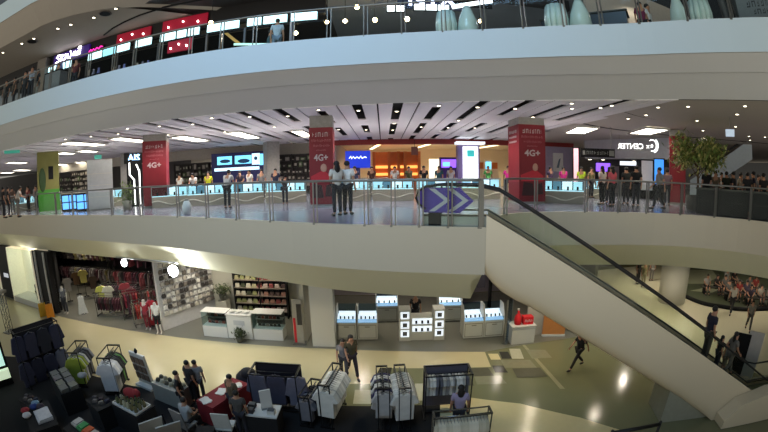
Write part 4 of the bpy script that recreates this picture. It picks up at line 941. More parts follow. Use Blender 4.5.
# shop windows at the far left
t = thing('shop_window', 'cream lit shop window with a dark-dressed mannequin at far left', 'shop window')
wcream = mat('window_cream', (232,224,196), .6, emit=.35, ergb=(240,228,196))
def poly_wall(mb, a, b, z0, z1, t_=.1):
    a, b = Vector(a), Vector(b); d = b-a; mb.box(((a.x+b.x)/2,(a.y+b.y)/2,(z0+z1)/2),(d.length,t_,z1-z0), math.atan2(d.y,d.x))
def window(t, a, b):
    a, b = Vector(a), Vector(b); n = Vector((-(b-a).y,(b-a).x)).normalized()*1.3
    m = MB(); poly_wall(m, a+n, b+n, GZ, -2.02); poly_wall(m, a, a+n, GZ, -2.02); poly_wall(m, b, b+n, GZ, -2.02); m.obj('niche', wcream, t)
    m = MB(); m.prism([(a.x,a.y,GZ+.01),(b.x,b.y,GZ+.01),(b.x+n.x,b.y+n.y,GZ+.01),(a.x+n.x,a.y+n.y,GZ+.01)],(0,0,.34)); m.obj('display_floor', white, t)
    m = MB(); poly_wall(m, a, b, GZ+.36, -2.02, .02); m.obj('pane', clear, t)
window(t, (-23.6,14.5), (-19.9,14.05))
t = thing('shop_window', 'narrow lit shop window cut by the left picture edge', 'shop window'); window(t, (-31,15.2), (-25.9,14.85))
t = thing('dark_pier', 'black shop pier with a small white sign between two lit windows', 'pier', (-24.7,14.85,GZ)); MB().box((0,.3,1.74),(2.1,.7,3.46),-.12).obj('shaft', wblack, t); MB().box((.1,-.09,1.55),(.75,.04,.26),-.12).obj('small_sign', mat('pale_sign', (226,230,240), .5, emit=.5), t)
t = thing('dark_pier', 'black shopfront panel with two thin white posts right of the lit window', 'pier', (-19.0,13.98,GZ)); MB().box((0,.2,1.74),(1.9,.3,3.46),-.1).obj('panel', wblack, t)
for x in (-.35,.65): MB().box((x,-.05-.1*x,1.74),(.07,.1,3.46)).obj('white_post', white, t)
for p, col, lab in (((44,316),(190,150,40),'mustard yellow gift bag on the floor by the black shopfront'),((51,317),(206,130,30),'orange shopping bag on the floor by the black shopfront')):
    q = G(p[0],p[1],GZ); t = thing('shopping_bag', lab, 'bag', (q.x,q.y,GZ+.006), azr(q)); MB().box((0,0,.36),(.5,.3,.72),0,0,0,0,.92).obj('bag_body', cl(col), t); MB().tube([(-.12,-.1,.7),(-.1,-.1,.9),(.1,-.1,.9),(.12,-.1,.7)], .015).obj('handle', hangm, t)
# handbags: bag wall and bag shelf
b0 = None
def bag(loc, rz, rgb, label, group, s=1):
    global b0
    if b0 is None:
        m = MB(); m.prism([(-.13,-.04,0),(.13,-.04,0),(.1,-.04,.2),(-.1,-.04,.2)],(0,.08,0)); bmesh.ops.bevel(m.b, geom=list(m.b.edges), offset=.012, segments=1, affect='EDGES'); b0 = m.obj('handbag', cl((150,150,150)))
        MB().tube([(-.07,0,.19),(-.05,0,.29),(.05,0,.29),(.07,0,.19)], .009, 5).obj('handle', hairm, b0); o = b0
    else: o = copy(b0)
    o.location = loc; o.rotation_euler = (0,0,rz); o.scale = (s,s,s); setmat(o, cl(rgb)); tag(o, label, 'bag', group)
wa, wb = Vector((-10.2,14.1)), Vector((-8.78,16.95)); wd = (wb-wa); wl = wd.length; wd.normalize(); wn = Vector((wd.y,-wd.x)); r = random.Random(2)
t = thing('peg_rack', 'steel peg rails on the white wall carrying rows of bags', 'rack')
for i in range(9):
    z = -2.5-.28*i; MB().box(((wa.x+wb.x)/2+wn.x*.1,(wa.y+wb.y)/2+wn.y*.1,z+.32),(wl-.1,.03,.03),math.atan2(wd.y,wd.x)).obj('peg_rail', steel, t)
    for k in range(12):
        p = wa+wd*(wl*(k+.6)/12.3)+wn*.17; bag((p.x,p.y,z-.04), math.atan2(wd.y,wd.x), ((196,190,176),(110,104,96),(176,170,160),(60,56,54),(204,202,196))[r.randrange(5)], 'small bag hanging on the white peg wall behind the mannequin', 'bags on the peg wall', .92)
sx0, sx1, sy = PY(237,300,16.6).x, PY(288,300,16.6).x, 16.55
t = thing('shelf_unit', 'tall shelf unit of coloured bags behind the white sales counter', 'shelving', ((sx0+sx1)/2,sy,GZ+.006)); w = sx1-sx0
MB().box((0,.2,1.72),(w,.04,3.4)).obj('back_panel', dark, t)
for x in (-w/2,0,w/2): MB().box((x,0,1.72),(.05,.4,3.4)).obj('upright', dark, t)
for i in range(8):
    z = .35+i*.39; MB().box((0,0,z),(w,.38,.03)).obj('shelf_board', mat('shelf_board', (116,104,90), .6), t)
    if i < 7:
        for k in range(9):
            x = sx0+.16+(w-.32)*k/8; left = x < (sx0+sx1)/2
            col = ((126,130,84),(176,170,150),(60,64,44),(150,146,110))[r.randrange(4)] if left else ((116,54,52),(170,152,140),(64,46,40),(140,100,84))[r.randrange(4)]
            bag((x, sy-.06, GZ+.006+z+.016), r.uniform(-.15,.15), col, 'green, white or dark bag on the left half of the tall shelf unit' if left else 'red, white or brown bag on the right half of the tall shelf unit', 'bags left on the tall shelf unit' if left else 'bags right on the tall shelf unit', .95)
# white sales counter with glass ends
def glass_counter(name, label, x0, x1, y, h, d=.6, z=GZ+.006):
    t = thing(name, label, 'counter', ((x0+x1)/2,y,z)); w = x1-x0
    MB().box((0,0,.25),(w,d,.5)).obj('base', white, t); m = MB()
    for x in (-w/2+.01,w/2-.01): m.box((x,0,.5+(h-.5)/2),(.015,d,h-.5))
    m.box((0,-d/2+.01,.5+(h-.5)/2),(w,.012,h-.5)); m.obj('glass_case', clear, t); MB().box((0,0,h),(w+.02,d+.02,.03)).obj('top', white, t); MB().box((0,.1,.5+(h-.5)/2),(w-.05,d-.3,.02)).obj('glass_shelf', steel, t); MB().box((0,d/2-.02,.5+(h-.5)/2),(w-.04,.02,h-.52)).obj('rear_panel', mat('case_rear', (84,74,66), .6), t)
    return t
glass_counter('sales_counter', 'glass-fronted sales counter at the left, before the bag wall', -7.95, -6.75, 14.2, 1.15)
glass_counter('sales_counter', 'glass-fronted sales counter right of the plain white counter', -5.55, -4.25, 14.25, 1.2)
for x0 in (-7.85,-5.45):
    for i in range(6):
        for z in (.53,.86): bag((x0+.13+i*.17, 14.2+.05, GZ+z), 0, ((70,60,56),(120,110,100),(50,52,48),(130,70,60))[r.randrange(4)], 'small purse inside the %s glass sales counter' % ('left' if x0 < -7 else 'right'), 'purses inside the %s glass sales counter' % ('left' if x0 < -7 else 'right'), .62)
t = thing('sales_counter', 'plain white sales counter between the two glass ones', 'counter', (-6.15,14.2,GZ+.006)); MB().box((0,0,.55),(1.14,.6,1.08)).obj('body', white, t); MB().box((0,-.02,1.1),(1.18,.66,.04)).obj('top', white, t)
m = MB(); m.box((0,-.305,.75),(.5,.012,.22)); m.obj('panel', soffit, t)
for i, x in enumerate((-6.5,-6.2,-5.85)):
    t = thing('paper_pile', ('cream paper pile at the left of the plain white counter','white paper pile in the middle of the plain white counter','white paper pile at the right of the plain white counter')[i], 'papers', (x,14.15,GZ+1.127)); m = MB()
    for k in range(5): m.box((0,0,.01+k*.018),(.22,.28,.016),k*.25)
    m.obj('sheets', white, t)
def bush(name, label, cat, c, s, seed, n=240):
    t = thing(name, label, cat, tuple(c)); rr_ = random.Random(seed); MB().lathe([(.13*s,0),(.18*s,.26*s),(.15*s,.26*s)], n=12).obj('pot', mat('grey_pot', (90,88,80), .6), t); m = MB()
    for i in range(n):
        p = Vector((rr_.gauss(0,.14),rr_.gauss(0,.14),.45+rr_.gauss(0,.12)))*s; q = rr_.uniform(.04,.08)*s; M_ = Matrix.Rotation(rr_.uniform(0,6.28),4,'Z') @ Matrix.Rotation(rr_.uniform(-1.2,1.2),4,'X'); m.poly([p+M_ @ Vector(u) for u in ((-q*.5,0,0),(0,-q*1.3,0),(q*.5,0,0),(0,q*1.3,0))])
    m.obj('leaves', mat('leaf_dark', (58,70,36), .6, var=.3), t, fix=False)
q = G(240,342,GZ); bush('potted_plant', 'small bushy plant in front of the plain white counter', 'plant', (q.x,q.y,GZ+.006), .9, 4)
q = PY(216,303,16.3); bush('potted_plant', 'dark bushy plant against the grey wall behind the left glass counter', 'plant', (-7.9,16.3,GZ+.9), 1.15, 8)
t = thing('plant_stand', 'grey stand under the dark bushy plant by the grey wall', 'stand', (-7.9,16.3,GZ+.006)); MB().box((0,0,.445),(.5,.5,.88)).obj('body', wback, t); MB().box((0,0,.02),(.56,.56,.04)).obj('plinth', dark, t)
# banner stands left of the white column
for x, col, lab in ((-3.5,(180,30,40),'narrow red and white banner stand at the left of the white column'),):
    t = thing('banner_stand', lab, 'banner', (x,13.75,GZ+.006)); MB().box((0,0,1.0),(.42,.03,1.9)).obj('banner', mat('banner_dim', (150,146,136), .6), t); MB().box((-.14,-.02,.6),(.1,.01,1.1)).obj('red_stripe', cl(col), t); MB().box((.08,-.02,1.3),(.2,.01,.9)).obj('dark_print', cl((60,56,50)), t); MB().box((0,0,.03),(.55,.3,.05)).obj('foot', steel, t)
# phone kiosks
kw = mat('kiosk_white', (196,196,186), .4, var=.03); klit = mat('kiosk_lit', (225,240,250), .5, emit=.75, ergb=(225,240,255)); kline = mat('kiosk_line', (120,116,100), .5)
k0 = None
def kiosk(x, y, w, label):
    t = thing('phone_kiosk', label, 'kiosk', (x,y,GZ+.006), 0, 'white phone kiosks')
    MB().box((0,0,.4),(w,.7,.74)).box((0,.02,.02),(w-.06,.62,.04)).obj('cabinet', kw, t)
    m = MB()
    for z in (.1,.68): m.box((0,-.354,z),(w-.12,.012,.02))
    for u in (-w/2+.06,w/2-.06): m.box((u,-.354,.39),(.02,.012,.6))
    m.box((0,-.36,.6),(.2,.02,.03)); m.obj('drawer_outline', kline, t)
    m = MB(); m.prism([(-w/2+.03,-.33,.78),(w/2-.03,-.33,.78),(w/2-.03,.3,.92),(-w/2+.03,.3,.92)],(0,0,.02)); m.obj('lit_deck', klit, t); MB().box((0,.33,1.14),(w-.06,.02,.5)).obj('rear_glass', glass('kiosk_front', (200,220,235), .7), t); MB().box((0,.3,1.0),(w-.1,.03,.12)).obj('lit_strip', klit, t)
    MB().box((0,-.34,.86),(w,.012,.18)).obj('glass_front', glass('kiosk_front', (200,220,235), .7), t)
    for u in (-w/2+.012,w/2-.012): m = MB(); m.prism([(u-.012,-.35,.77),(u-.012,.35,.77),(u-.012,.35,1.42),(u-.012,-.1,1.42),(u-.012,-.35,1.0)],(.024,0,0)); m.obj('side_cheek', white, t)
    for i in range(4):
        o = copy(ph0, (x-w/2+.15+(w-.3)*i/3, y-.08, GZ+.856), 0, 'small phone on a lit white kiosk of the ground floor', 'phones on the ground-floor kiosks', (.7,.7,.7))
for x, y, w, lab in ((-1.6,14.55,.82,'lit white phone kiosk just right of the white column'),(-.74,14.55,.82,'lit white phone kiosk second from the white column'),(.07,16.5,1.02,'lit white phone kiosk behind, left of the tall centre display'),
   (2.98,16.35,1.1,'lit white phone kiosk behind, right of the tall centre display'),(3.62,14.35,.86,'lit white phone kiosk, left of the pair by the glass screen'),(4.5,14.35,.86,'lit white phone kiosk, right of the pair by the glass screen')): kiosk(x, y, w, lab)
t = thing('display_tower', 'tall white centre display with glowing phone shelves between kiosks', 'display', (1.48,14.35,GZ+.006))
MB().box((0,.05,.5),(.92,.6,1.0)).obj('centre_block', kw, t)
m = MB(); m.box((0,-.26,.86),(.8,.02,.24)).box((0,-.26,.52),(.8,.02,.24)); m.obj('glowing_shelves', mat('tower_glow', (235,245,255), .5, emit=.9, ergb=(230,242,255)), t)
for x in (-.7,.7):
    s_ = MB().box((x,0,.68),(.46,.6,1.36)).obj('side_tower', kw, t); m = MB()
    for z in (1.14,.72,.34): m.box((x,-.305,z),(.34,.02,.3))
    m.obj('glowing_frames', mat('tower_glow', (235,245,255), .5, emit=.9, ergb=(230,242,255)), s_); m = MB()
    for z in (1.14,.72,.34): MB().box((x,-.32,z),(.18,.012,.18)).obj('picture', mat('picture_grey', (90,92,92), .5), s_)
for i in range(3):
    for z in (.76,.42): copy(ph0, (1.48-.24+i*.24, 14.35-.28, GZ+.006+z), 0, 'small phone on the glowing shelves of the tall centre display', 'phones on the tall centre display')
person((1.3,15.3,GZ+.006),(0,-1),'person in dark shirt standing behind the tall centre display',(30,28,30))
q = PY(508,340,13.4); t = thing('glass_screen', 'upright glass screen at the right end of the kiosks', 'screen', (q.x,13.5,GZ+.006), .9); MB().box((0,0,.95),(.6,.02,1.85)).obj('pane', glass('screen_glass', (190,205,220), .9), t); MB().box((0,0,.02),(.66,.2,.04)).obj('foot', steel, t)
MB().box((-.31,0,.95),(.03,.05,1.9)).box((.31,0,.95),(.03,.05,1.9)).obj('frame', steel, t)
t = thing('low_counter', 'low white counter carrying red goods right of the glass screen', 'counter', (5.5,13.42,GZ+.006)); MB().box((0,0,.38),(1.0,.6,.74)).obj('body', white, t); MB().box((0,0,.77),(1.06,.66,.04)).obj('top', white, t); MB().box((0,-.31,.66),(1.0,.01,.03)).obj('lip', soffit, t)
redg = cl((200,24,34)); t = thing('red_bottle', 'tall red bottle-shaped display on the low white counter', 'bottle', (5.3,13.4,GZ+.8)); MB().lathe([(.14,0),(.16,.2),(.12,.36),(.05,.46),(.045,.6)], n=12).obj('bottle_body', redg, t); MB().lathe([(.05,.6),(.05,.66)], n=10).obj('cap', white, t)
t = thing('red_box', 'red box with white marks on the low white counter', 'box', (5.72,13.4,GZ+.8)); MB().box((0,0,.16),(.42,.3,.32)).obj('carton', redg, t); m = MB(); glyph_rows(m, -.16, .16, .16, .1, -.156, 0, 4); m.obj('white_marks', white, t)
MB().box((6.35,13.9,-3.75),(.9,.12,3.5)).obj('wall_panel', mat('pale_panel_wall', (176,170,158), .6))['kind'] = 'structure'
t = thing('wood_panel', 'orange wooden panel under the escalator', 'panel', (7.1,13.6,GZ+.006), -.25); MB().box((0,0,.7),(1.0,.1,1.4)).obj('board', mat('orange_board', (186,120,64), .5), t); MB().box((0,-.02,.04),(1.04,.14,.08)).obj('plinth', white, t)
# black frame with round clock and violet screen behind the kiosks
t = thing('goods_gantry', 'black open display frame with a violet screen behind the right kiosks', 'display', (4.2,17.6,GZ+.006)); 
for x in (-1.1,1.1): MB().box((x,0,1.3),(.1,.3,2.6)).obj('upright', dark, t)
MB().box((0,0,2.1),(2.3,.3,.14)).obj('crossbar', dark, t); MB().box((0,0,2.62),(2.3,.3,.1)).obj('crossbar', dark, t); MB().box((.15,.05,2.36),(1.3,.05,.4)).obj('screen', mat('violet_screen', (130,110,230), .4, emit=1.1, ergb=(130,110,240)), t)
for x in (-.8,.0,.6): MB().box((x,.02,1.55),(.4,.2,.9)).obj('dark_goods', mat('dark_goods', (60,56,66), .6), t)
t = thing('round_clock', 'pale round disc hanging on the black display frame', 'clock', (3.25,17.35,GZ+2.3)); m = MB(); m.tube([(0,0,0),(0,-.04,0)], .17, 18); m.obj('dial', white, t); m = MB(); m.tube([(0,.01,0),(0,-.03,0)], .2, 18); m.obj('rim', dark, t)
t = thing('wall_display', 'dark mauve display board on the rear wall behind the first kiosks', 'board', (-1.3,19.9,GZ)); MB().box((0,0,1.9),(2.6,.1,2.2)).obj('board', mat('mauve_board', (96,86,98), .6), t); MB().box((0,-.07,1.9),(2.3,.04,1.9)).obj('inner_panel', mat('mauve_board2', (112,100,112), .6), t)
t = thing('wall_display', 'red-edged dark board on the rear wall behind the centre display', 'board', (2.0,19.9,GZ)); MB().box((0,0,1.9),(2.4,.1,2.2)).obj('board', mat('mauve_board', (96,86,98), .6), t); MB().box((1.1,-.07,1.9),(.25,.04,1.6)).obj('red_edge', cl((120,30,40)), t)
# ------------------------------------------------------------------ market tables on the black carpet
clothb = mat('black_table_cloth', (20,19,20), .9)
CZ = GZ+.016
def table(px_, py_, z, w, d, rz, label, top=None, cloth=None, cat='table'):
    q = G(px_, py_, z); t = thing('market_table', label, cat, (q.x,q.y,CZ), rz); h = z-CZ
    MB().box((0,0,h-.02),(w,d,.04)).obj('table_top', top or clothb, t); m = MB()
    for x in (-w/2,w/2): m.box((x*.99,0,h/2-.02),(.012,d*.98,h-.05))
    for y in (-d/2,d/2): m.box((0,y*.99,h/2-.02),(w*.98,.012,h-.05))
    m.obj('table_cloth', cloth or clothb, t); return q
q = table(64,381,-4.7,1.7,.75,-.5,'black-draped table of folded grey cloths before the tall navy rack')
i = 0
for u in (-.6,-.2,.25,.62):
    for v in (-.18,.18):
        c, s = math.cos(-.5), math.sin(-.5); x, y = q.x+u*c-v*s, q.y+u*s+v*c; i += 1
        m = MB()
        for k in range(3): m.box((0,0,.02+k*.04),(.36,.28,.035),-.5+.06*k)
        tag(m.obj('folded_cloth', cl((104+6*(i%3),104+6*(i%3),104)), None, (x,y,-4.7)), 'grey folded cloth stack on the table before the tall navy rack', 'folded cloth', 'folded cloths on the black table')
t = thing('folded_sheet', 'crumpled pale wrap at the right end of the folded cloth table', 'cloth', (G(78,379,-4.7).x+.1,G(78,379,-4.7).y+.15,-4.7)); MB().ball((0,0,.09),(.2,.16,.09),9).ball((.12,.03,.12),(.1,.1,.08),8).obj('wrap', cl((150,150,150)), t)
q = table(132,405,-4.72,1.25,.75,-.25,'black-draped table with a white tray of bottles'); t = thing('tray', 'white tray of small bottles on the black-draped table', 'tray', (q.x,q.y-.02,-4.72), -.25)
MB().box((0,0,.015),(1.1,.6,.03)).obj('tray_base', white, t); m = MB()
for x, y, a, b in ((0,.3,1.1,.03),(0,-.3,1.1,.03),(.55,0,.03,.6),(-.55,0,.03,.6)): m.box((x,y,.04),(a,b,.06))
m.obj('tray_rim', white, t)
r = random.Random(9); bt0 = None
for a in range(6):
    for b in range(3):
        u, v = -.42+a*.17, -.18+b*.17; c, s = math.cos(-.25), math.sin(-.25)
        if bt0 is None:
            bt0 = MB().lathe([(.05,0),(.06,.02),(.06,.14),(.03,.18),(.025,.22)], n=10).obj('bottle', cl((150,140,90))); MB().lathe([(.028,.22),(.028,.26)], n=8).obj('cap', hairm, bt0); o = bt0
        else: o = copy(bt0)
        o.location = (q.x+u*c-v*s, q.y-.02+u*s+v*c, -4.69); setmat(o, cl(((150,140,96),(110,104,70),(176,170,140),(90,96,60))[r.randrange(4)])); tag(o, 'small olive or cream bottle on the white tray', 'bottle', 'bottles on the white tray')
t = thing('red_cloth', 'bunched red cloth behind the bottles on the white tray', 'cloth', (q.x-.1,q.y+.22,-4.69)); MB().ball((0,0,.2),(.32,.12,.2),10).ball((.2,.0,.26),(.16,.1,.14),8).obj('folds', cl((140,40,44)), t)
q = table(40,416,-4.72,1.5,.9,-.55,'black-draped table with a white folded sheet at the lower left'); t = thing('folded_sheet', 'white folded sheet on the lower left table', 'sheet', (q.x+.12,q.y+.05,-4.72), -.5); MB().box((0,0,.03),(.72,.5,.06)).box((.03,.02,.08),(.64,.44,.05),.06).obj('folds', cl((196,196,198)), t)
for k, (u, v, col, lab) in enumerate(((-.5,.18,(40,60,120),'blue'),(-.62,-.12,(150,44,50),'red'),(-.35,-.28,(200,196,196),'white'),(-.6,.34,(120,150,170),'pale blue'),(-.3,.3,(60,50,60),'dark'))):
    t = thing('crumpled_shirt', '%s crumpled shirt left of the white folded sheet' % lab, 'shirt', (q.x+u,q.y+v,-4.72)); MB().ball((0,0,.07),(.16,.13,.07),9).ball((.06,.05,.09),(.1,.09,.07),8).obj('heap', cl(col), t)
q = table(84,432,-4.72,1.3,.7,-.3,'black-draped table of coloured clothes at the bottom picture edge')
for k, (u, col, lab) in enumerate(((-.42,(180,176,170),'cream'),(-.14,(60,140,80),'green'),(.14,(190,90,50),'orange'),(.4,(170,160,150),'beige'))):
    t = thing('folded_shirt', '%s folded shirt on the bottom edge table' % lab, 'shirt', (q.x+u,q.y+.1-u*.3,-4.72), -.3); MB().box((0,0,.03),(.26,.34,.06)).box((0,.02,.075),(.22,.28,.04),.1).obj('folds', cl(col), t)
q = table(170,384,-4.85,1.3,.55,-.25,'grey tub table heaped with small goods right of the photo display', mat('tub_grey', (150,150,140), .6), mat('tub_grey', (150,150,140), .6))
for k in range(12):
    tag(MB().ball((0,0,.07),(.08,.07,.07),8).box((0,0,.03),(.12,.1,.05)).obj('small_parcel', cl(((90,86,74),(150,144,120),(60,58,50),(176,170,150))[k % 4]), None, (q.x-.5+.2*(k%6)+.02, q.y+.18-.05*(k%6)-.22*(k//6)+.08, -4.85)), 'small grey or tan parcel heaped on the grey tub table', 'parcel', 'parcels on the tub table')
q = G(145,388,CZ); t = thing('photo_display', 'white display stand of brown pictures with a black finial', 'display', (q.x,q.y+.1,CZ), -.25); MB().box((0,0,.72),(.8,.08,1.2),0,0,.12).box((0,.1,.04),(.85,.5,.08)).obj('board', white, t); m = MB()
for x in (-.24,.02,.26):
    for z in (.42,.74,1.06): m.box((x,-.075+(z-.72)*-.12,z),(.19,.03,.24),0,0,.12)
m.obj('pictures', cl((120,100,84)), t); MB().lathe([(.03,1.32),(.07,1.4),(.02,1.5)], (0,-.07,0), 10).obj('finial', dark, t)
for k, (p, rz, lab) in enumerate((((150,424),.9,'white leaning board at the bottom edge, left one'),((168,428),.8,'white leaning board at the bottom edge, right one'))):
    q = G(p[0],p[1],-4.9); t = thing('leaning_board', lab, 'board', (q.x,q.y,CZ), rz); MB().box((0,0,.45),(.7,.03,.9),0,0,.5).obj('panel', white, t); MB().box((0,.28,.4),(.05,.03,.82),0,0,-.35).obj('prop', dark, t)
# red-clothed sales table, chairs, white table
redcl = cl((118,20,30))
q = table(223,392,-4.75,.7,1.6,-.38,'red-clothed table with papers among the seated sellers',redcl,redcl)
for k, (u, v, lab) in enumerate(((.1,.45,'far'),(-.05,.0,'middle'),(-.1,-.6,'near'))):
    t = thing('paper_sheet', 'white papers at the %s end of the red-clothed table' % lab if lab != 'middle' else 'white papers in the middle of the red-clothed table', 'papers', (q.x+u+v*.37,q.y+v*.93,-4.75), .3+k); m = MB()
    for z in range(3): m.box((0,0,.006+z*.008),(.34,.25,.006),z*.2)
    m.obj('sheets', white, t)
def chair(px_, py_, rz, label, m_):
    q = G(px_, py_, GZ); t = thing('plastic_chair', label, 'chair', (q.x,q.y,CZ), rz); MB().box((0,0,.44),(.48,.46,.04)).obj('seat', m_, t); MB().box((0,.23,.72),(.48,.035,.58),0,0,-.15).obj('backrest', m_, t)
    for x in (-.2,.2):
        for y in (-.19,.19): MB().tube([(x,y,.43),(x*1.12,y*1.12,0)], .02, 6).obj('leg', steel, t)
    return q
chair(229,438,PI+.1,'pale plastic chair seen from behind at the bottom edge, beside the red table',mat('pale_plastic', (186,188,182), .5))
chair(190,436,PI-.3,'grey plastic chair under the patterned-top person',mat('grey_plastic', (120,120,118), .5))
q = table(262,410,-4.75,.95,.6,.0,'white-topped table left of the black jacket rack',white,clothb)
t = thing('upright_panel', 'upright white panel on the white-topped table', 'panel', (q.x+.12,q.y+.1,-4.75), .5); MB().box((0,0,.3),(.3,.04,.6)).obj('panel', white, t); MB().box((0,.02,.015),(.32,.16,.03)).obj('foot', steel, t)
for k, (u, v) in enumerate(((-.3,.1),(-.28,-.15),(.3,-.12))): t = thing('goods_box', ('dark goods box at the rear left of the white-topped table','dark goods box at the front left of the white-topped table','pale goods box at the right of the white-topped table')[k], 'box', (q.x+u,q.y+v,-4.75)); MB().box((0,0,.06),(.2,.16,.12)).obj('carton', cl(((40,40,44),(50,46,50),(190,188,180))[k]), t); MB().box((0,0,.125),(.18,.14,.012)).obj('lid', cl((90,90,90)), t)
q = G(249,392,CZ); t = thing('black_bag_heap', 'heap of black bags behind the red table, right of the seller', 'bags', (q.x,q.y,CZ)); MB().ball((0,0,.42),(.4,.3,.42),10).ball((.1,-.05,.75),(.28,.22,.2),9).obj('bags', cl((28,28,34)), t)
# lattice tower and glowing stand at the left edge
q = G(10,332,GZ); t = thing('lattice_tower', 'slim metal lattice lamp tower at the left picture edge', 'tower', (q.x,q.y,GZ+.006)); zt = PD(4,292,q.xy.length).z-GZ
for x, y in ((-.16,-.16),(.16,-.16),(.16,.16),(-.16,.16)): MB().tube([(x,y,0),(x,y,zt)], .025, 6).obj('upright', chrome, t)
m = MB(); n = int(zt/.32)
for i in range(n):
    z = i*zt/n; s_ = 1 if i % 2 else -1
    for y in (-.16,.16): m.tube([(-.16*s_,y,z),(.16*s_,y,z+zt/n)], .012, 5)
    for x in (-.16,.16): m.tube([(x,-.16*s_,z),(x,.16*s_,z+zt/n)], .012, 5)
m.obj('lattice', chrome, t); MB().box((0,0,.02),(.6,.6,.04)).obj('base_plate', steel, t); MB().box((-.1,0,zt+.06),(.9,.4,.12)).obj('head', steel, t)
for px_, py_, h, w, lab in ((3,386,1.35,1.0,'pale green glowing kiosk screen at the left picture edge'),):
    q = G(px_,py_,GZ); t = thing('glowing_kiosk', lab, 'kiosk', (q.x,q.y,CZ), azr(q)); MB().box((0,0,.85),(w,.3,1.66)).obj('body', dark, t); MB().box((0,-.16,1.2),(w-.2,.03,.8)).obj('screen', mat('mint_screen', (190,230,215), .4, emit=.9, ergb=(190,235,220)), t); MB().box((0,-.2,.5),(w-.06,.12,.4),0,0,.3).obj('lit_shelf', mat('lime_shelf', (220,240,200), .4, emit=.7, ergb=(220,240,205)), t)
# ------------------------------------------------------------------ people on the ground floor
def gp(px_, py_, face, label, z=GZ, **k):
    q = G(px_, py_, z); return person((q.x,q.y,z+k.pop('lift',.01)), face, label, **k)
gp(344.5,378,(.1,-1),'person in grey top walking, left of the pair on the beige floor',top=(130,124,124),bottom=(70,66,70),ps='walk',h=1.5)
gp(352.5,377.5,(.4,-1),'person in dark top with olive bag walking, right of the pair',top=(70,64,44),bottom=(44,34,40),ps='walk',h=1.62,long=True)
gp(576,369,(-1,-.25),'man in black striding alone across the floor under the escalator',top=(22,22,24),bottom=(34,32,32),ps='stride',h=1.45)
gp(457,434,(.1,1),'person in lavender top seen from behind among the racks',top=(160,146,170),bottom=(40,40,48),h=1.6,long=True)
gp(196,404,(.4,.9),'person in black with a grey shoulder bag standing left of the red table',top=(40,36,36),bottom=(30,30,32),h=1.55,lift=.02)
gp(203,402,(-.3,.9),'person in grey jacket right beside the standing person in black',top=(126,124,122),bottom=(60,60,64),h=1.5,lift=.02)
gp(186,414,(.8,.4),'person in black shirt at the left of the patterned top',top=(30,28,28),h=1.5,lift=.02)
gp(191,434,(.3,1),'person in pale patterned top seated with back to the camera',top=(176,174,170),bottom=(40,40,40),ps='sit',h=1.6,lift=.02)
gp(238,420,(-.4,-.9),'seller in brown top behind the pale plastic chair',top=(92,80,60),h=1.55,lift=.02)
gp(245,436,(-.2,1),'person in dark grey shirt right of the pale plastic chair',top=(70,68,64),h=1.5,lift=.02)
# far right promenade
gp(637,284,(.2,-1),'person in black walking far away under the gallery, left of two',top=(24,24,26),bottom=(26,26,28),h=1.7)
gp(642.5,287,(-.2,-1),'person in olive dress far away with a dark bag',top=(140,136,100),bottom=(150,146,110),h=1.6,long=True)
gp(651,281,(.3,1),'grey-clothed person farthest away near the round column',top=(130,128,120),bottom=(120,116,110),h=1.5)
gp(686,279,(.2,-1),'person in dark clothes standing right beside the round column',top=(40,38,32),bottom=(40,40,36))
gp(730,314,(-.9,-.4),'man in white shirt striding past the dark seating area',top=(196,194,188),bottom=(40,40,44),ps='stride',h=1.62)
gp(747,331,(-.7,-.6),'person in grey shirt walking at the right, nearest to the escalator',top=(120,118,108),bottom=(70,68,66),ps='walk',h=1.5)
seats = []
def bench(px_, py_, rz, label, w=1.6):
    q = G(px_, py_, GZ+.45); t = thing('bench', label, 'bench', (q.x,q.y,GZ+.02), rz); MB().box((0,0,.42),(w,.5,.07)).obj('seat', darkm, t)
    for x in (-w*.4,w*.4): MB().box((x,0,.2),(.08,.42,.4)).obj('leg', dark, t)
    return q
for i, (px_, py_, n, lab) in enumerate(((716,287,3,'dark bench at the left of the seating area'),(738,293,3,'dark bench in the middle of the seating area'),(760,298,3,'dark bench at the right of the seating area'),(730,281,2,'rear left dark bench of the seating area'),(752,288,2,'rear right dark bench of the seating area'))):
    q = bench(px_, py_, -.5, lab, 2.1)
    cols = [((150,147,142),'white'),((34,30,30),'black'),((96,94,90),'grey'),((130,40,36),'red'),((62,54,70),'purple'),((160,154,142),'cream')]
    for k in range(n):
        col, cn = cols[(i*2+k) % 6]; u = (k-(n-1)/2)*.68; x, y = q.x+u*math.cos(-.5), q.y+u*math.sin(-.5)
        person((x+.06+.1*math.sin(i*5+k*3),y+.1,GZ-.01),(-.5+.5*math.sin(i*2.3+k*1.7),-.85),'person in %s top seated %s on the %s' % (cn, (('left','right') if n == 2 else ('left','middle','right'))[k], lab.replace('in the middle of','amid').replace(' of the seating area',' of the seats').replace('amid the seating area','amid the seats')),col,(40,40,46),'sit',1.65,k == 1)
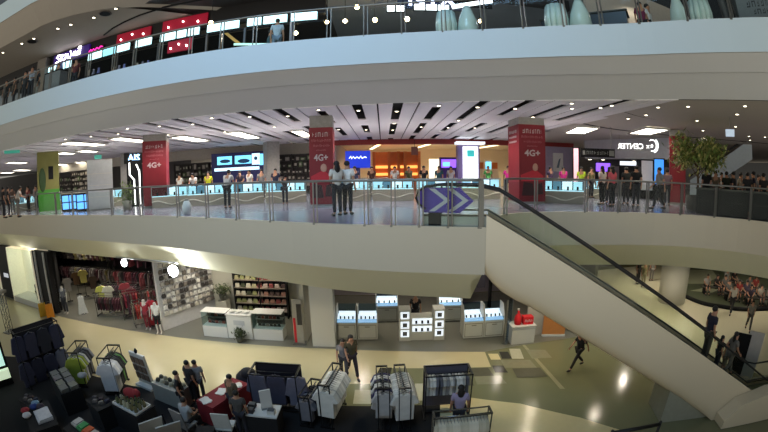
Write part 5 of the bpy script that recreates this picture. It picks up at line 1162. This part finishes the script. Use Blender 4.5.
# riders on the escalator
def rider(px_, py_, n, label, **k):
    d = ray(px_, py_); d2 = Vector((d.x,d.y)); o = eo+en*n; den = d2.x*ed.y-d2.y*ed.x; s = (o.x*d2.y-o.y*d2.x)/-den if False else None
    t_ = (o.x*ed.y-o.y*ed.x)/den; p = d2*t_; s = (p-eo).dot(ed); i = math.floor(s/.37); z = deck(i*.37)-.4
    c = eo+ed*(i*.37+.2)+en*n; return person((c.x,c.y,z+.005), tuple(ed), label, **k)
rider(708,335,.8,'tall man in navy shirt riding the escalator down',top=(38,36,52),bottom=(70,66,60),h=1.72)
rider(718,345,.55,'small child in black riding the escalator behind the man',top=(28,26,28),h=1.12,long=True)
rider(725,345,1.05,'small child in pale top riding the escalator before the woman',top=(150,146,130),bottom=(130,120,100),h=1.05,shorts=True)
rider(733,345,.8,'woman in grey dress riding the escalator down',top=(110,106,98),bottom=(96,92,86),h=1.5,ps='walk',long=True)
def beyond(px_, n):
    d = ray(px_, 350); d2 = Vector((d.x,d.y)); o = eo+en*n; den = d2.x*ed.y-d2.y*ed.x; return d2*((o.x*ed.y-o.y*ed.x)/den)
for px_, m_, lab in ((740,dark,'black upright sign board beyond the escalator foot'),(753,mat('pale_board', (186,180,172), .6),'pale grey upright sign board right of the black one')):
    q = beyond(px_, 2.1); t = thing('sign_board', lab, 'sign board', (q.x,q.y,GZ+.01), azr(q)); MB().box((0,0,.95),(.62,.06,1.7)).obj('board', m_, t); MB().box((0,0,.03),(.62,.3,.05)).obj('foot', steel, t)
t = thing('barrier', 'black barrier rail at the foot of the escalator pier', 'barrier'); a, b = G(612,433,GZ+1.0), G(660,424,GZ+1.0)
MB().tube([tuple(a),tuple(b)], .05, 8).obj('rail', rubber, t)
for p in (a,b): MB().tube([(p.x,p.y,GZ),(p.x,p.y,p.z+.08)], .04, 8).obj('post', rubber, t)

for k, (p, w, h, col, lab) in enumerate((((100,402),.9,.75,(30,29,31),'black-draped low table between folded cloths and bottle tray'),((30,400),.8,.6,(26,26,30),'black crate table left of the folded cloth table'),((205,430),.5,.5,(44,40,40),'dark crate under the red-clothed table near end'))):
    q = G(p[0],p[1],GZ+h); t = thing('market_table', lab, 'table', (q.x,q.y,CZ), -.4+.3*k); MB().box((0,0,h-.02),(w,w*.7,.04)).obj('table_top', clothb, t); MB().box((0,0,h/2-.02),(w*.96,w*.66,h-.05)).obj('table_cloth', cl(col), t)
    if k < 2:
        for j in range(5):
            tag(MB().box((0,0,.03),(.16,.12,.06)).box((.01,0,.07),(.13,.1,.03)).obj('folded_scarf', cl(((70,66,70),(96,92,90),(52,40,44),(110,106,100),(46,50,66))[j]), None, (q.x-.26+.13*j,q.y+.08*(-1)**j,CZ+h), .3*j), 'small %s folded scarf on the %s' % (('dark grey','grey','plum','pale grey','slate blue')[j], lab), 'scarf', 'scarves on the '+lab.split(' between')[0].split(' left')[0])
# ------------------------------------------------------------------ top floor: shop front
strip_m = mat('fascia_strip_glow', (205,240,245), .5, emit=1.9, ergb=(200,238,248)); cyan_m = mat('fascia_strip_cyan', (150,225,235), .5, emit=1.5, ergb=(150,225,240))
def X16(px_, py_): return PY(px_, py_, 15.7).x
segs = [(48,72,65,63),(66,62,72,60),(88,57,102,53),(103,52,116,49),(117,48,130,45),(135,44,152,39),(160,36,176,33),(177,32,187,29),(188,29,200,27),(207,26,240,20),(247,19,262,17),(263,16,288,13),(291,13,318,10)]
places = ['far left end','second from the left','third from the left','fourth from the left, cyan image','fifth from the left','sixth, under the first red wall','seventh, under the second red wall','eighth, under the second red wall','ninth, at the right of the red wall','tenth, above the yellow stair rail','eleventh, right of the stair rail','twelfth, above the white-clothed person','last at the right end']
for (a,ya,b,yb), pl_ in zip(segs, places):
    x0, x1 = X16(a,ya), X16(b,yb); t = thing('light_strip', 'glowing pale shopfront strip on the top floor, '+pl_, 'light strip', ((x0+x1)/2,15.72,8.45), 0, None)
    MB().box((0,0,0),(x1-x0-.06,.08,.38)).obj('panel', cyan_m if 'cyan' in pl_ else strip_m, t); MB().box((0,.06,0),(x1-x0,.08,.46)).obj('case', dark, t)
t = thing('shop_sign', 'violet shop sign with white script at the upper left', 'sign', (-17.8,15.7,8.98))
MB().box((0,.06,0),(3.3,.12,.62)).obj('board', mat('violet_board', (38,14,84), .5, emit=.35, ergb=(60,20,140)), t)
sw = mat('script_glow', (250,245,255), .5, emit=5); m = MB(); y = -.05
for pts in (((-.95,.2),(-1.2,.24),(-1.3,.1),(-1.05,.0),(-1.0,-.14),(-1.35,-.22)),((-.8,.22),(-.88,-.2)),((-.55,.15),(-.82,.0),(-.55,-.2)),((-.4,.16),(-.42,-.18)),((-.4,.0),(-.2,.1),(-.18,-.18)),((.0,.26),(.14,.05),(.02,-.22)),
            ((.5,.1),(.35,.12),(.32,-.1),(.5,-.12),(.52,.1),(.56,-.16)),((.75,.12),(.68,-.14),(.9,-.14),(.94,.2),(.7,.24)),((.98,.3),(.74,.34))): m.tube([(a,y,b) for a,b in pts], .038, 5)
m.obj('script_letters', sw, t)
t = thing('shop_sign', 'small magenta neon script right of the violet sign', 'sign', (-15.6,15.72,8.85)); MB().tube([(-.55,0,-.06),(-.4,0,.06),(-.3,0,-.05),(-.18,0,.06),(-.05,0,-.04),(.1,0,.07),(.25,0,-.03),(.4,0,.08),(.55,0,.03)], .035, 5).obj('neon', mat('magenta_neon', (230,40,150), .5, emit=2.5), t); MB().box((0,.08,0),(1.3,.06,.3)).obj('backing', dark, t)
redl = mat('red_lit_wall', (150,10,44), .5, emit=.22, ergb=(190,8,52)); rdot = mat('spot_dot', (255,230,230), .5, emit=8)
for x0, x1, z0, z1, lab in ((X16(117,36),X16(150,34),8.74,9.3,'left red lit panel over the top floor shopfront'),(X16(163,22),X16(207,20),8.74,9.36,'right red lit panel over the top floor shopfront'),(X16(168,42),X16(192,38),7.55,8.15,'lower red lit panel inside the top floor shop')):
    t = thing('red_light_box', lab, 'panel', ((x0+x1)/2,15.76,(z0+z1)/2)); MB().box((0,0,0),(x1-x0,.08,z1-z0)).obj('panel', redl, t); 
    for k in range(3): MB().ball((-(x1-x0)*.35+k*(x1-x0)*.33,-.08,(z1-z0)*(.1 if k % 2 else -.15)),.055,6).obj('spotlight', rdot, t)
t = thing('shopfront_screen', 'row of grey shopfront uprights of the top floor shop', 'frame', (0,15.75,TZ))
for px_ in (46,66,87,117,133,157,205,243,290): MB().box((X16(px_,60),0,1.35),(.1,.12,2.7)).obj('upright', mat('upright_grey', (90,90,92), .4, .4), t)
MB().box((-11.3,.05,2.68),(17.5,.1,.08)).obj('head_rail', dark, t)
# inside the top floor shop
for px_, w, h, col, lab in ((58,1.2,1.2,(120,124,128),'grey display plinth at the left end of the top floor shop'),(95,1.4,1.0,(70,74,80),'dark display plinth right of the violet sign'),(120,1.5,1.2,(60,100,90),'dark green display plinth below the first red wall'),(143,1.3,1.4,(120,126,110),'grey-green display plinth below the first red wall'),(180,1.4,1.1,(96,40,48),'dark red display plinth below the second red wall'),(212,1.5,.9,(70,110,120),'teal display plinth left of the yellow stair rail')):
    q = PD(px_,60,19.5 if px_ < 150 else 18.2); t = thing('display_plinth', lab, 'display', (q.x,min(q.y,17.5),TZ)); MB().box((0,0,h/2),(w,.5,h)).obj('body', cl(col), t); MB().box((0,0,h+.02),(w+.06,.56,.05)).obj('top', dark, t)
    for k in range(3): tag(MB().lathe([(.08,0),(.1,.1),(.05,.3),(.06,.36)], n=10).obj('display_vase', cl((180-30*k,170-20*k,150+20*k)), None, (q.x-.35+.35*k, min(q.y,17.5), TZ+h+.045)), 'small %s vase on the %s' % (('cream','tan','grey')[k], lab.split(' of the')[0].split(' right of')[0].split(' below')[0].split(' left of')[0]), 'vase', 'small vases in the top floor shop')
t = thing('stair_rail', 'yellow lit stair rail sloping down inside the top floor shop', 'railing'); a, b = PY(222,30,17.4), PY(242,46,17.4); MB().tube([tuple(a),tuple(b)], .09, 6).obj('rail', mat('yellow_rail', (210,180,110), .5, emit=.5), t); MB().tube([tuple(a),(a.x,a.y,TZ)], .04).obj('post', steel, t); MB().tube([tuple(b),(b.x,b.y,TZ)], .04).obj('post', steel, t)
for a, b, lab in ((235,262,'left low lit counter on the top floor'),(264,290,'right low lit counter on the top floor'),(345,372,'low lit counter under the warm pendant lamps'),(376,398,'low lit counter left of the teal vases')):
    p0, p1 = PD(a,45 if a<300 else 36,14.6), PD(b,42 if a<300 else 35,14.2); c = (p0+p1)/2; t = thing('lit_counter', lab, 'counter', (c.x,c.y,TZ), azr(c)); w = (p1-p0).length; MB().box((0,0,.42),(w,.4,.84)).obj('body', dark, t); MB().box((0,-.02,.88),(w,.44,.08)).obj('lit_top', mat('pale_green_glow', (190,240,225), .5, emit=1.0, ergb=(195,240,225)), t)
warm = mat('warm_bulb', (255,225,170), .5, emit=22, ergb=(255,222,165))
for px_, py_, D, s, lab in ((357,7,16,.11,'bright warm pendant lamp highest at the top centre'),(345,21,16.4,.1,'warm pendant lamp, fourth from the left'),(327,22,16.4,.09,'warm pendant lamp, third from the left'),(310,21,16.4,.1,'warm pendant lamp, second from the left'),(296,33,17,.1,'warm pendant lamp low at the left of the row'),(375,20,16.6,.11,'warm pendant lamp left of the white letters'),(407,19,16.5,.12,'warm pendant lamp below the white letters'),(480,21,16,.08,'warm pendant lamp between the teal vases'),(211,23,15.2,.1,'bright white spot at the shopfront strip'),(287,20,16.5,.06,'small warm lamp by the white-clothed person')):
    q = PD(px_,py_,D); t = thing('pendant_lamp', lab, 'lamp', tuple(q)); MB().ball((0,0,0),s,10).obj('bulb', warm, t); MB().tube([(0,0,s*.8),(0,0,9.57-q.z)], .012).obj('cord', dark, t)
t = thing('shop_sign', 'white illuminated letters cut by the top picture edge', 'sign', (PY(432,5,14.35).x,14.34,8.46)); add('lettering', text_mesh('NYX', .95, .03, mat('letter_white', (235,240,255), .5, emit=3, ergb=(210,220,255)), bold=.02), t); MB().box((0,.06,0),(2.8,.06,.9)).obj('backing', mat('navy_backing', (22,26,52), .5), t)
for a, b, ya, yb, lab in ((386,405,9,8,'glowing panel left under the white letters'),(413,450,8,7,'glowing panel right under the white letters'),(452,492,7,1,'slanting glowing ceiling strip right of the white letters')):
    p0, p1 = PY(a,ya,14.3), PY(b,yb,14.3); c = (p0+p1)/2; t = thing('hanging_light_strip', lab, 'light strip', tuple(c)); d = p1-p0
    m = MB(); n = max(2,int(d.length/.5))
    for k in range(n): m.box(((k+.5-n/2)*d.length/n*.97,0,0),(d.length/n-.08,.08,.24),0,0,0,-math.atan2(d.z,d.x) if abs(d.z)>.3 else 0)
    if abs(d.z) > .3: m = MB().box((0,0,0),(d.length,.08,.16),0,0,0,-math.atan2(d.z,d.x))
    m.obj('panel', mat('strip_white', (245,250,255), .5, emit=2.6), t); MB().box((0,.07,0),(abs(d.x),.05,.3)).obj('case', dark, t); [MB().tube([(u*d.x*.4,.03,.08),(u*d.x*.4,.03,9.57-c.z)], .012).obj('rod', dark, t) for u in (-1,1)]
# tall teal vases standing behind the railing
teal = mat('teal_ceramic', (200,222,220), .25, var=.1, scale=3, coat=.5)
def vase(a, b, yt, D, kind, label):
    q = PD((a+b)/2, 20, D); p0, p1 = PD(a,20,D), PD(b,20,D); w = (p1-p0).length/2; h = PD((a+b)/2, yt, D).z-TZ
    t = thing('floor_vase', label, 'vase', (q.x,q.y,TZ), azr(q))
    if kind:
        MB().lathe([(w*.55,0),(w*.9,h*.12),(w,h*.35),(w*.85,h*.62),(w*.5,h*.88),(w*.32,h),(w*.22,h),(w*.3,h*.9)], n=20).obj('vase_body', teal, t); MB().lathe([(w*.6,0),(w*.62,.04)], n=20).obj('foot', steel, t)
    else:
        m = MB()
        for k in range(10): a_ = k*2*PI/10; m.tube([(math.cos(a_)*w*.72,math.sin(a_)*w*.72,0),(math.cos(a_)*w*.8,math.sin(a_)*w*.8,h*.6),(math.cos(a_)*w*.62,math.sin(a_)*w*.62,h)], w*.28, 7)
        m.lathe([(w*.7,.02),(w*.78,h*.6),(w*.6,h*.97)], n=16); m.obj('fluted_body', teal, t); MB().lathe([(w*.75,0),(w*.78,.04)], n=20).obj('foot', steel, t)
for a, b, yt, k, lab in ((436,456,13,0,'fluted teal floor vase below the white letters'),(457,478,7,1,'tall rounded teal floor vase right of the fluted one below the letters'),(545,568,7,0,'fluted teal floor vase in the middle of the top balcony'),(569,592,0,1,'tall rounded teal floor vase in the middle of the top balcony'),(670,689,-4,1,'tall rounded teal floor vase at the right of the top balcony'),(690,713,1,0,'fluted teal floor vase at the right of the top balcony')): vase(a, b, yt, 11.75 if a < 600 else 11.95, k, lab)
def low_seat(a, b, y, D, col, label, h=.62):
    p0, p1 = PD(a,y,D), PD(b,y,D); c = (p0+p1)/2; w = (p1-p0).length; t = thing('low_sofa', label, 'sofa', (c.x,c.y,TZ), azr(c)); mm = cl(col); MB().box((0,0,.2),(w,.8,.32)).obj('seat', mm, t); MB().box((0,.34,.5),(w,.18,.6)).obj('backrest', mm, t)
    for x in (-w/2+.08,w/2-.08): MB().box((x,0,.34),(.16,.8,.36)).obj('armrest', mm, t)
    for x in (-w*.42,w*.42): MB().box((x,0,.03),(.06,.7,.06)).obj('foot', steel, t)
low_seat(484,506,24,13.2,(90,84,84),'grey sofa between the teal vase pairs, left one'); low_seat(516,543,23,13.0,(150,158,160),'pale grey sofa left of the middle vases'); low_seat(614,646,21,13.2,(140,146,150),'pale grey sofa right of the middle vases'); low_seat(655,676,20,14.2,(60,60,66),'dark sofa behind the right teal vases')
t = thing('display_counter', 'long dark glass counter behind the middle vases of the top balcony', 'counter', (7.2,11.4,TZ), -.75); MB().box((0,0,.7),(3.2,.7,1.4)).obj('body', mat('dark_counter_glass', (46,54,62), .2), t); MB().box((0,0,1.42),(3.3,.8,.05)).obj('top', darkm, t)
q = PD(757,12,12.6); t = thing('notice_board', 'grey notice board with two rows of lettering at the top right corner', 'sign', (q.x,q.y,TZ), azr(q)); zt = PD(757,-8,12.6).z-TZ; MB().box((0,0,zt/2+.35),(1.3,.08,zt-.6)).obj('board', mat('notice_grey', (110,120,128), .5), t)
m = MB(); zc = PD(757,4,12.6).z-TZ; zd = PD(757,12,12.6).z-TZ; glyph_rows(m, -.3, .5, zc, .2, -.046, 0, 3); glyph_rows(m, -.1, .5, zd, .16, -.046, 0, 6); m.obj('lettering', mat('notice_dark', (40,46,54), .5), t); MB().tube([(-.5,0,0),(-.5,0,.7)], .03).obj('leg', steel, t); MB().tube([(.5,0,0),(.5,0,.7)], .03).obj('leg', steel, t)
for px_, yt, lab in ((726,-6,'dark curved display figure left of the notice board, slim one'),(739,-6,'dark curved display figure touching the notice board')):
    q = PD(px_,15,13); t = thing('display_stand', lab, 'display', (q.x,q.y,TZ)); MB().tube([(0,0,0),(.02,0,.6),(-.06,0,1.3),(-.22,0,2.0),(-.2,0,2.7),(.0,0,3.3)], [.12,.12,.14,.13,.12,.1], 8).obj('stem', mat('figure_dark', (70,74,78), .5), t); MB().lathe([(.3,0),(.28,.04)], n=16).obj('foot', dark, t)
# people on the top floor
def tp(px_, D, face, label, **k):
    c = PD(px_, 60, D); return person((c.x,c.y,TZ), face, label, **k)
tp(34,20.0,(.5,-.8),'person in pale blue shirt at the top balcony railing, far left',top=(170,184,200),bottom=(40,44,56),ps='phone')
tp(28,20.8,(.2,-1),'person in dark grey left of the pale blue shirt on the top balcony',top=(60,62,66))
tp(40,20.4,(-.3,-1),'person in white trousers right of the pale blue shirt',top=(56,58,62),bottom=(190,190,190))
tp(10,22.6,(.4,-1),'person in black at the far left of the top balcony',top=(34,34,36))
tp(18,22,(-.4,-1),'person in brown top second from the far left of the top balcony',top=(90,74,62))
tp(77,18.6,(.3,-1),'person in dark red top under the violet shop sign',top=(96,40,44))
tp(60,19.4,(.3,-1),'person in grey coat with a cap under the violet sign left end',top=(110,116,118))
tp(276,13.6,(-.2,1),'person in pale blue jacket and jeans from behind at the top balcony',top=(170,186,196),bottom=(120,140,156),h=1.72)
tp(269,14.6,(.6,.4),'person in teal jacket left of the pale blue one on the top balcony',top=(40,74,84))
tp(648,12.9,(-.4,-.9),'person in maroon jacket near the right teal vases',top=(110,34,72),bottom=(40,40,44))
tp(655,13.1,(.5,-.9),'person in white top and black trousers beside the maroon jacket',top=(204,206,206),bottom=(24,26,30))
tp(499,14.6,(0,-1),'person in brown top behind the left grey sofa',top=(110,80,66),h=1.3)
tp(386,18,(0,-1),'person in black behind the counter under the pendant lamps',top=(30,30,34))
# ceiling lights and vents of the top floor
for a, b in ((94,17),(116,8),(58,28),(71,24),(34,38),(22,43),(3,52)):
    q = G(a, b, 9.44); dl((q.x,q.y,9.45), 'small round downlight in the plain top-floor ceiling at upper left', 'downlights in the top-floor ceiling', 1.2)
for a, b, lab in ((105,13,'dark round air vent in the top-floor ceiling, right one'),(32,41,'dark round air vent in the top-floor ceiling, left one')):
    q = G(a, b, 9.44); t = thing('air_vent', lab, 'vent', (q.x,q.y,9.44)); MB().lathe([(.34,0),(.36,-.03),(.3,-.04)], n=18).obj('ring', mat('vent_grey', (96,88,82), .6), t); MB().lathe([(.28,-.02),(.28,-.05)], n=18).obj('grille', dark, t)

# ------------------------------------------------------------------ light
W = bpy.data.worlds.new('world'); SC.world = W; W.use_nodes = True; nt = W.node_tree
bg = nt.nodes['Background']; bg.inputs[1].default_value = 1.0
def N(t): return nt.nodes.new(t)
tc = N('ShaderNodeTexCoord'); sp = N('ShaderNodeSeparateXYZ'); nt.links.new(tc.outputs['Generated'], sp.inputs[0])
mz = N('ShaderNodeMapRange'); mz.inputs[1].default_value = -.35; mz.inputs[2].default_value = .25
cz = N('ShaderNodeMix'); cz.data_type = 'RGBA'; cz.inputs[6].default_value = (2.75,2.55,2.15,1); cz.inputs[7].default_value = (.22,.255,.28,1)
nt.links.new(sp.outputs[2], mz.inputs[0]); nt.links.new(mz.outputs[0], cz.inputs[0])
mr = N('ShaderNodeMapRange'); mr.inputs[1].default_value = -.3; mr.inputs[2].default_value = .8; mr.inputs[3].default_value = 1.0; mr.inputs[4].default_value = .1
mu = N('ShaderNodeVectorMath'); mu.operation = 'SCALE'
my = N('ShaderNodeMapRange'); my.inputs[1].default_value = -.95; my.inputs[2].default_value = 0; my.inputs[3].default_value = 1.0; my.inputs[4].default_value = .28
mm = N('ShaderNodeMath'); mm.operation = 'MULTIPLY'
nt.links.new(sp.outputs[1], my.inputs[0]); nt.links.new(my.outputs[0], mm.inputs[0])
nt.links.new(sp.outputs[0], mr.inputs[0]); nt.links.new(mr.outputs[0], mm.inputs[1]); nt.links.new(cz.outputs[2], mu.inputs[0]); nt.links.new(mm.outputs[0], mu.inputs[3]); nt.links.new(mu.outputs[0], bg.inputs[0])
sk = area('atrium_skylight', (-7,-3,18), 10, 600, (165,208,250), sy=8); sk.rotation_euler = (Vector((-3.5,11,4.5))-Vector((-7,-3,18))).to_track_quat('-Z','Y').to_euler(); sk.data.spread = math.radians(75)
# lamps under the middle gallery, lighting the ground-floor shops and the promenade
for x, y, e in [(-15,14.2,50),(-11.5,12.6,50),(-8,12.0,55),(-5,11.4,60),(-2.2,11.0,60),(.6,10.8,60),(3.4,11.6,60),(6.2,12.8,60),(5.5,11.4,50),(9,11.8,60)]:
    spot('promenade_downlight', (x,y,-2.05), e*2.0, (255,243,214), 130)
for x, y, e in [(-6,15.3,120),(-7.9,15.2,110),(-1.2,16.5,110),(2.5,16.5,110),(5.6,16,70),(-14,16.5,110),(-19.5,17.3,150),(-12,15,90),(-16,15.4,80),(12,14,170),(13.5,12.2,150),(18,16,170),(20,12,180),(16,19,200),(25,16,160)]:
    spot('shop_downlight', (x,y,-2.05), e*1.6, (255,243,222), 140)
for x in (-26,-18,-10,-6,-1,4,8):
    for y in (15,17.5,22.5):
        spot('gallery_downlight', (x,y,3.5), 230 if x < 6 else 120, (255,244,238), 150, r=.15)
for p_, D_ in ((172,19.6),(206,19.2),(244,18.8),(288,18.4),(350,18.1),(393,18),(437,18),(481,19),(563,17.6),(110,23),(60,24)):
    q = PD(p_, 180, D_); u_ = spot('ceiling_fill_spot', (q.x,q.y,1.06), 55, (255,250,250), 160, r=.2); u_.rotation_euler = (PI,0,0)  # unseen fill spots added above the counters to brighten the ceiling
for x in (0,5,10):
    spot('cream_shop_downlight', (x,30,3.4), 800, (255,238,208), 160, r=.2)
for x, y in [(11,12.8),(14,12),(12,17),(17,16),(18,10.5),(24,14),(20,24)]:
    spot('side_downlight', (x,y,3.5), 90, (255,240,214), 140)
for x in (-20,-14,-9,-4):
    spot('upper_downlight', (x,13.5,9.1), 90, (255,236,214), 140)
for x in (-1,3.5,7):
    spot('rear_spot_top', (x,17,9.3), 520, (235,240,250), 150)
for x in (-15,-8,0,5,11):
    spot('shop_spot_top', (x,18 if x < 8 else 12.4,9.1), 200 if -2 < x < 8 else 80, (255,236,214), 140)
l = bpy.data.lights.new('flood_light', 'POINT'); l.energy = 140; l.shadow_soft_size = .12; l.color = (.95,.98,1)
o = bpy.data.objects.new('flood_light', l); COL.objects.link(o); q = PD(179,274,13.7); o.location = q
o2 = bpy.data.objects.new('window_lamp', bpy.data.lights.new('window_lamp','POINT')); COL.objects.link(o2); o2.data.energy = 60; o2.data.color = (1,.94,.8); o2.location = (-21.6,14.9,-2.4)
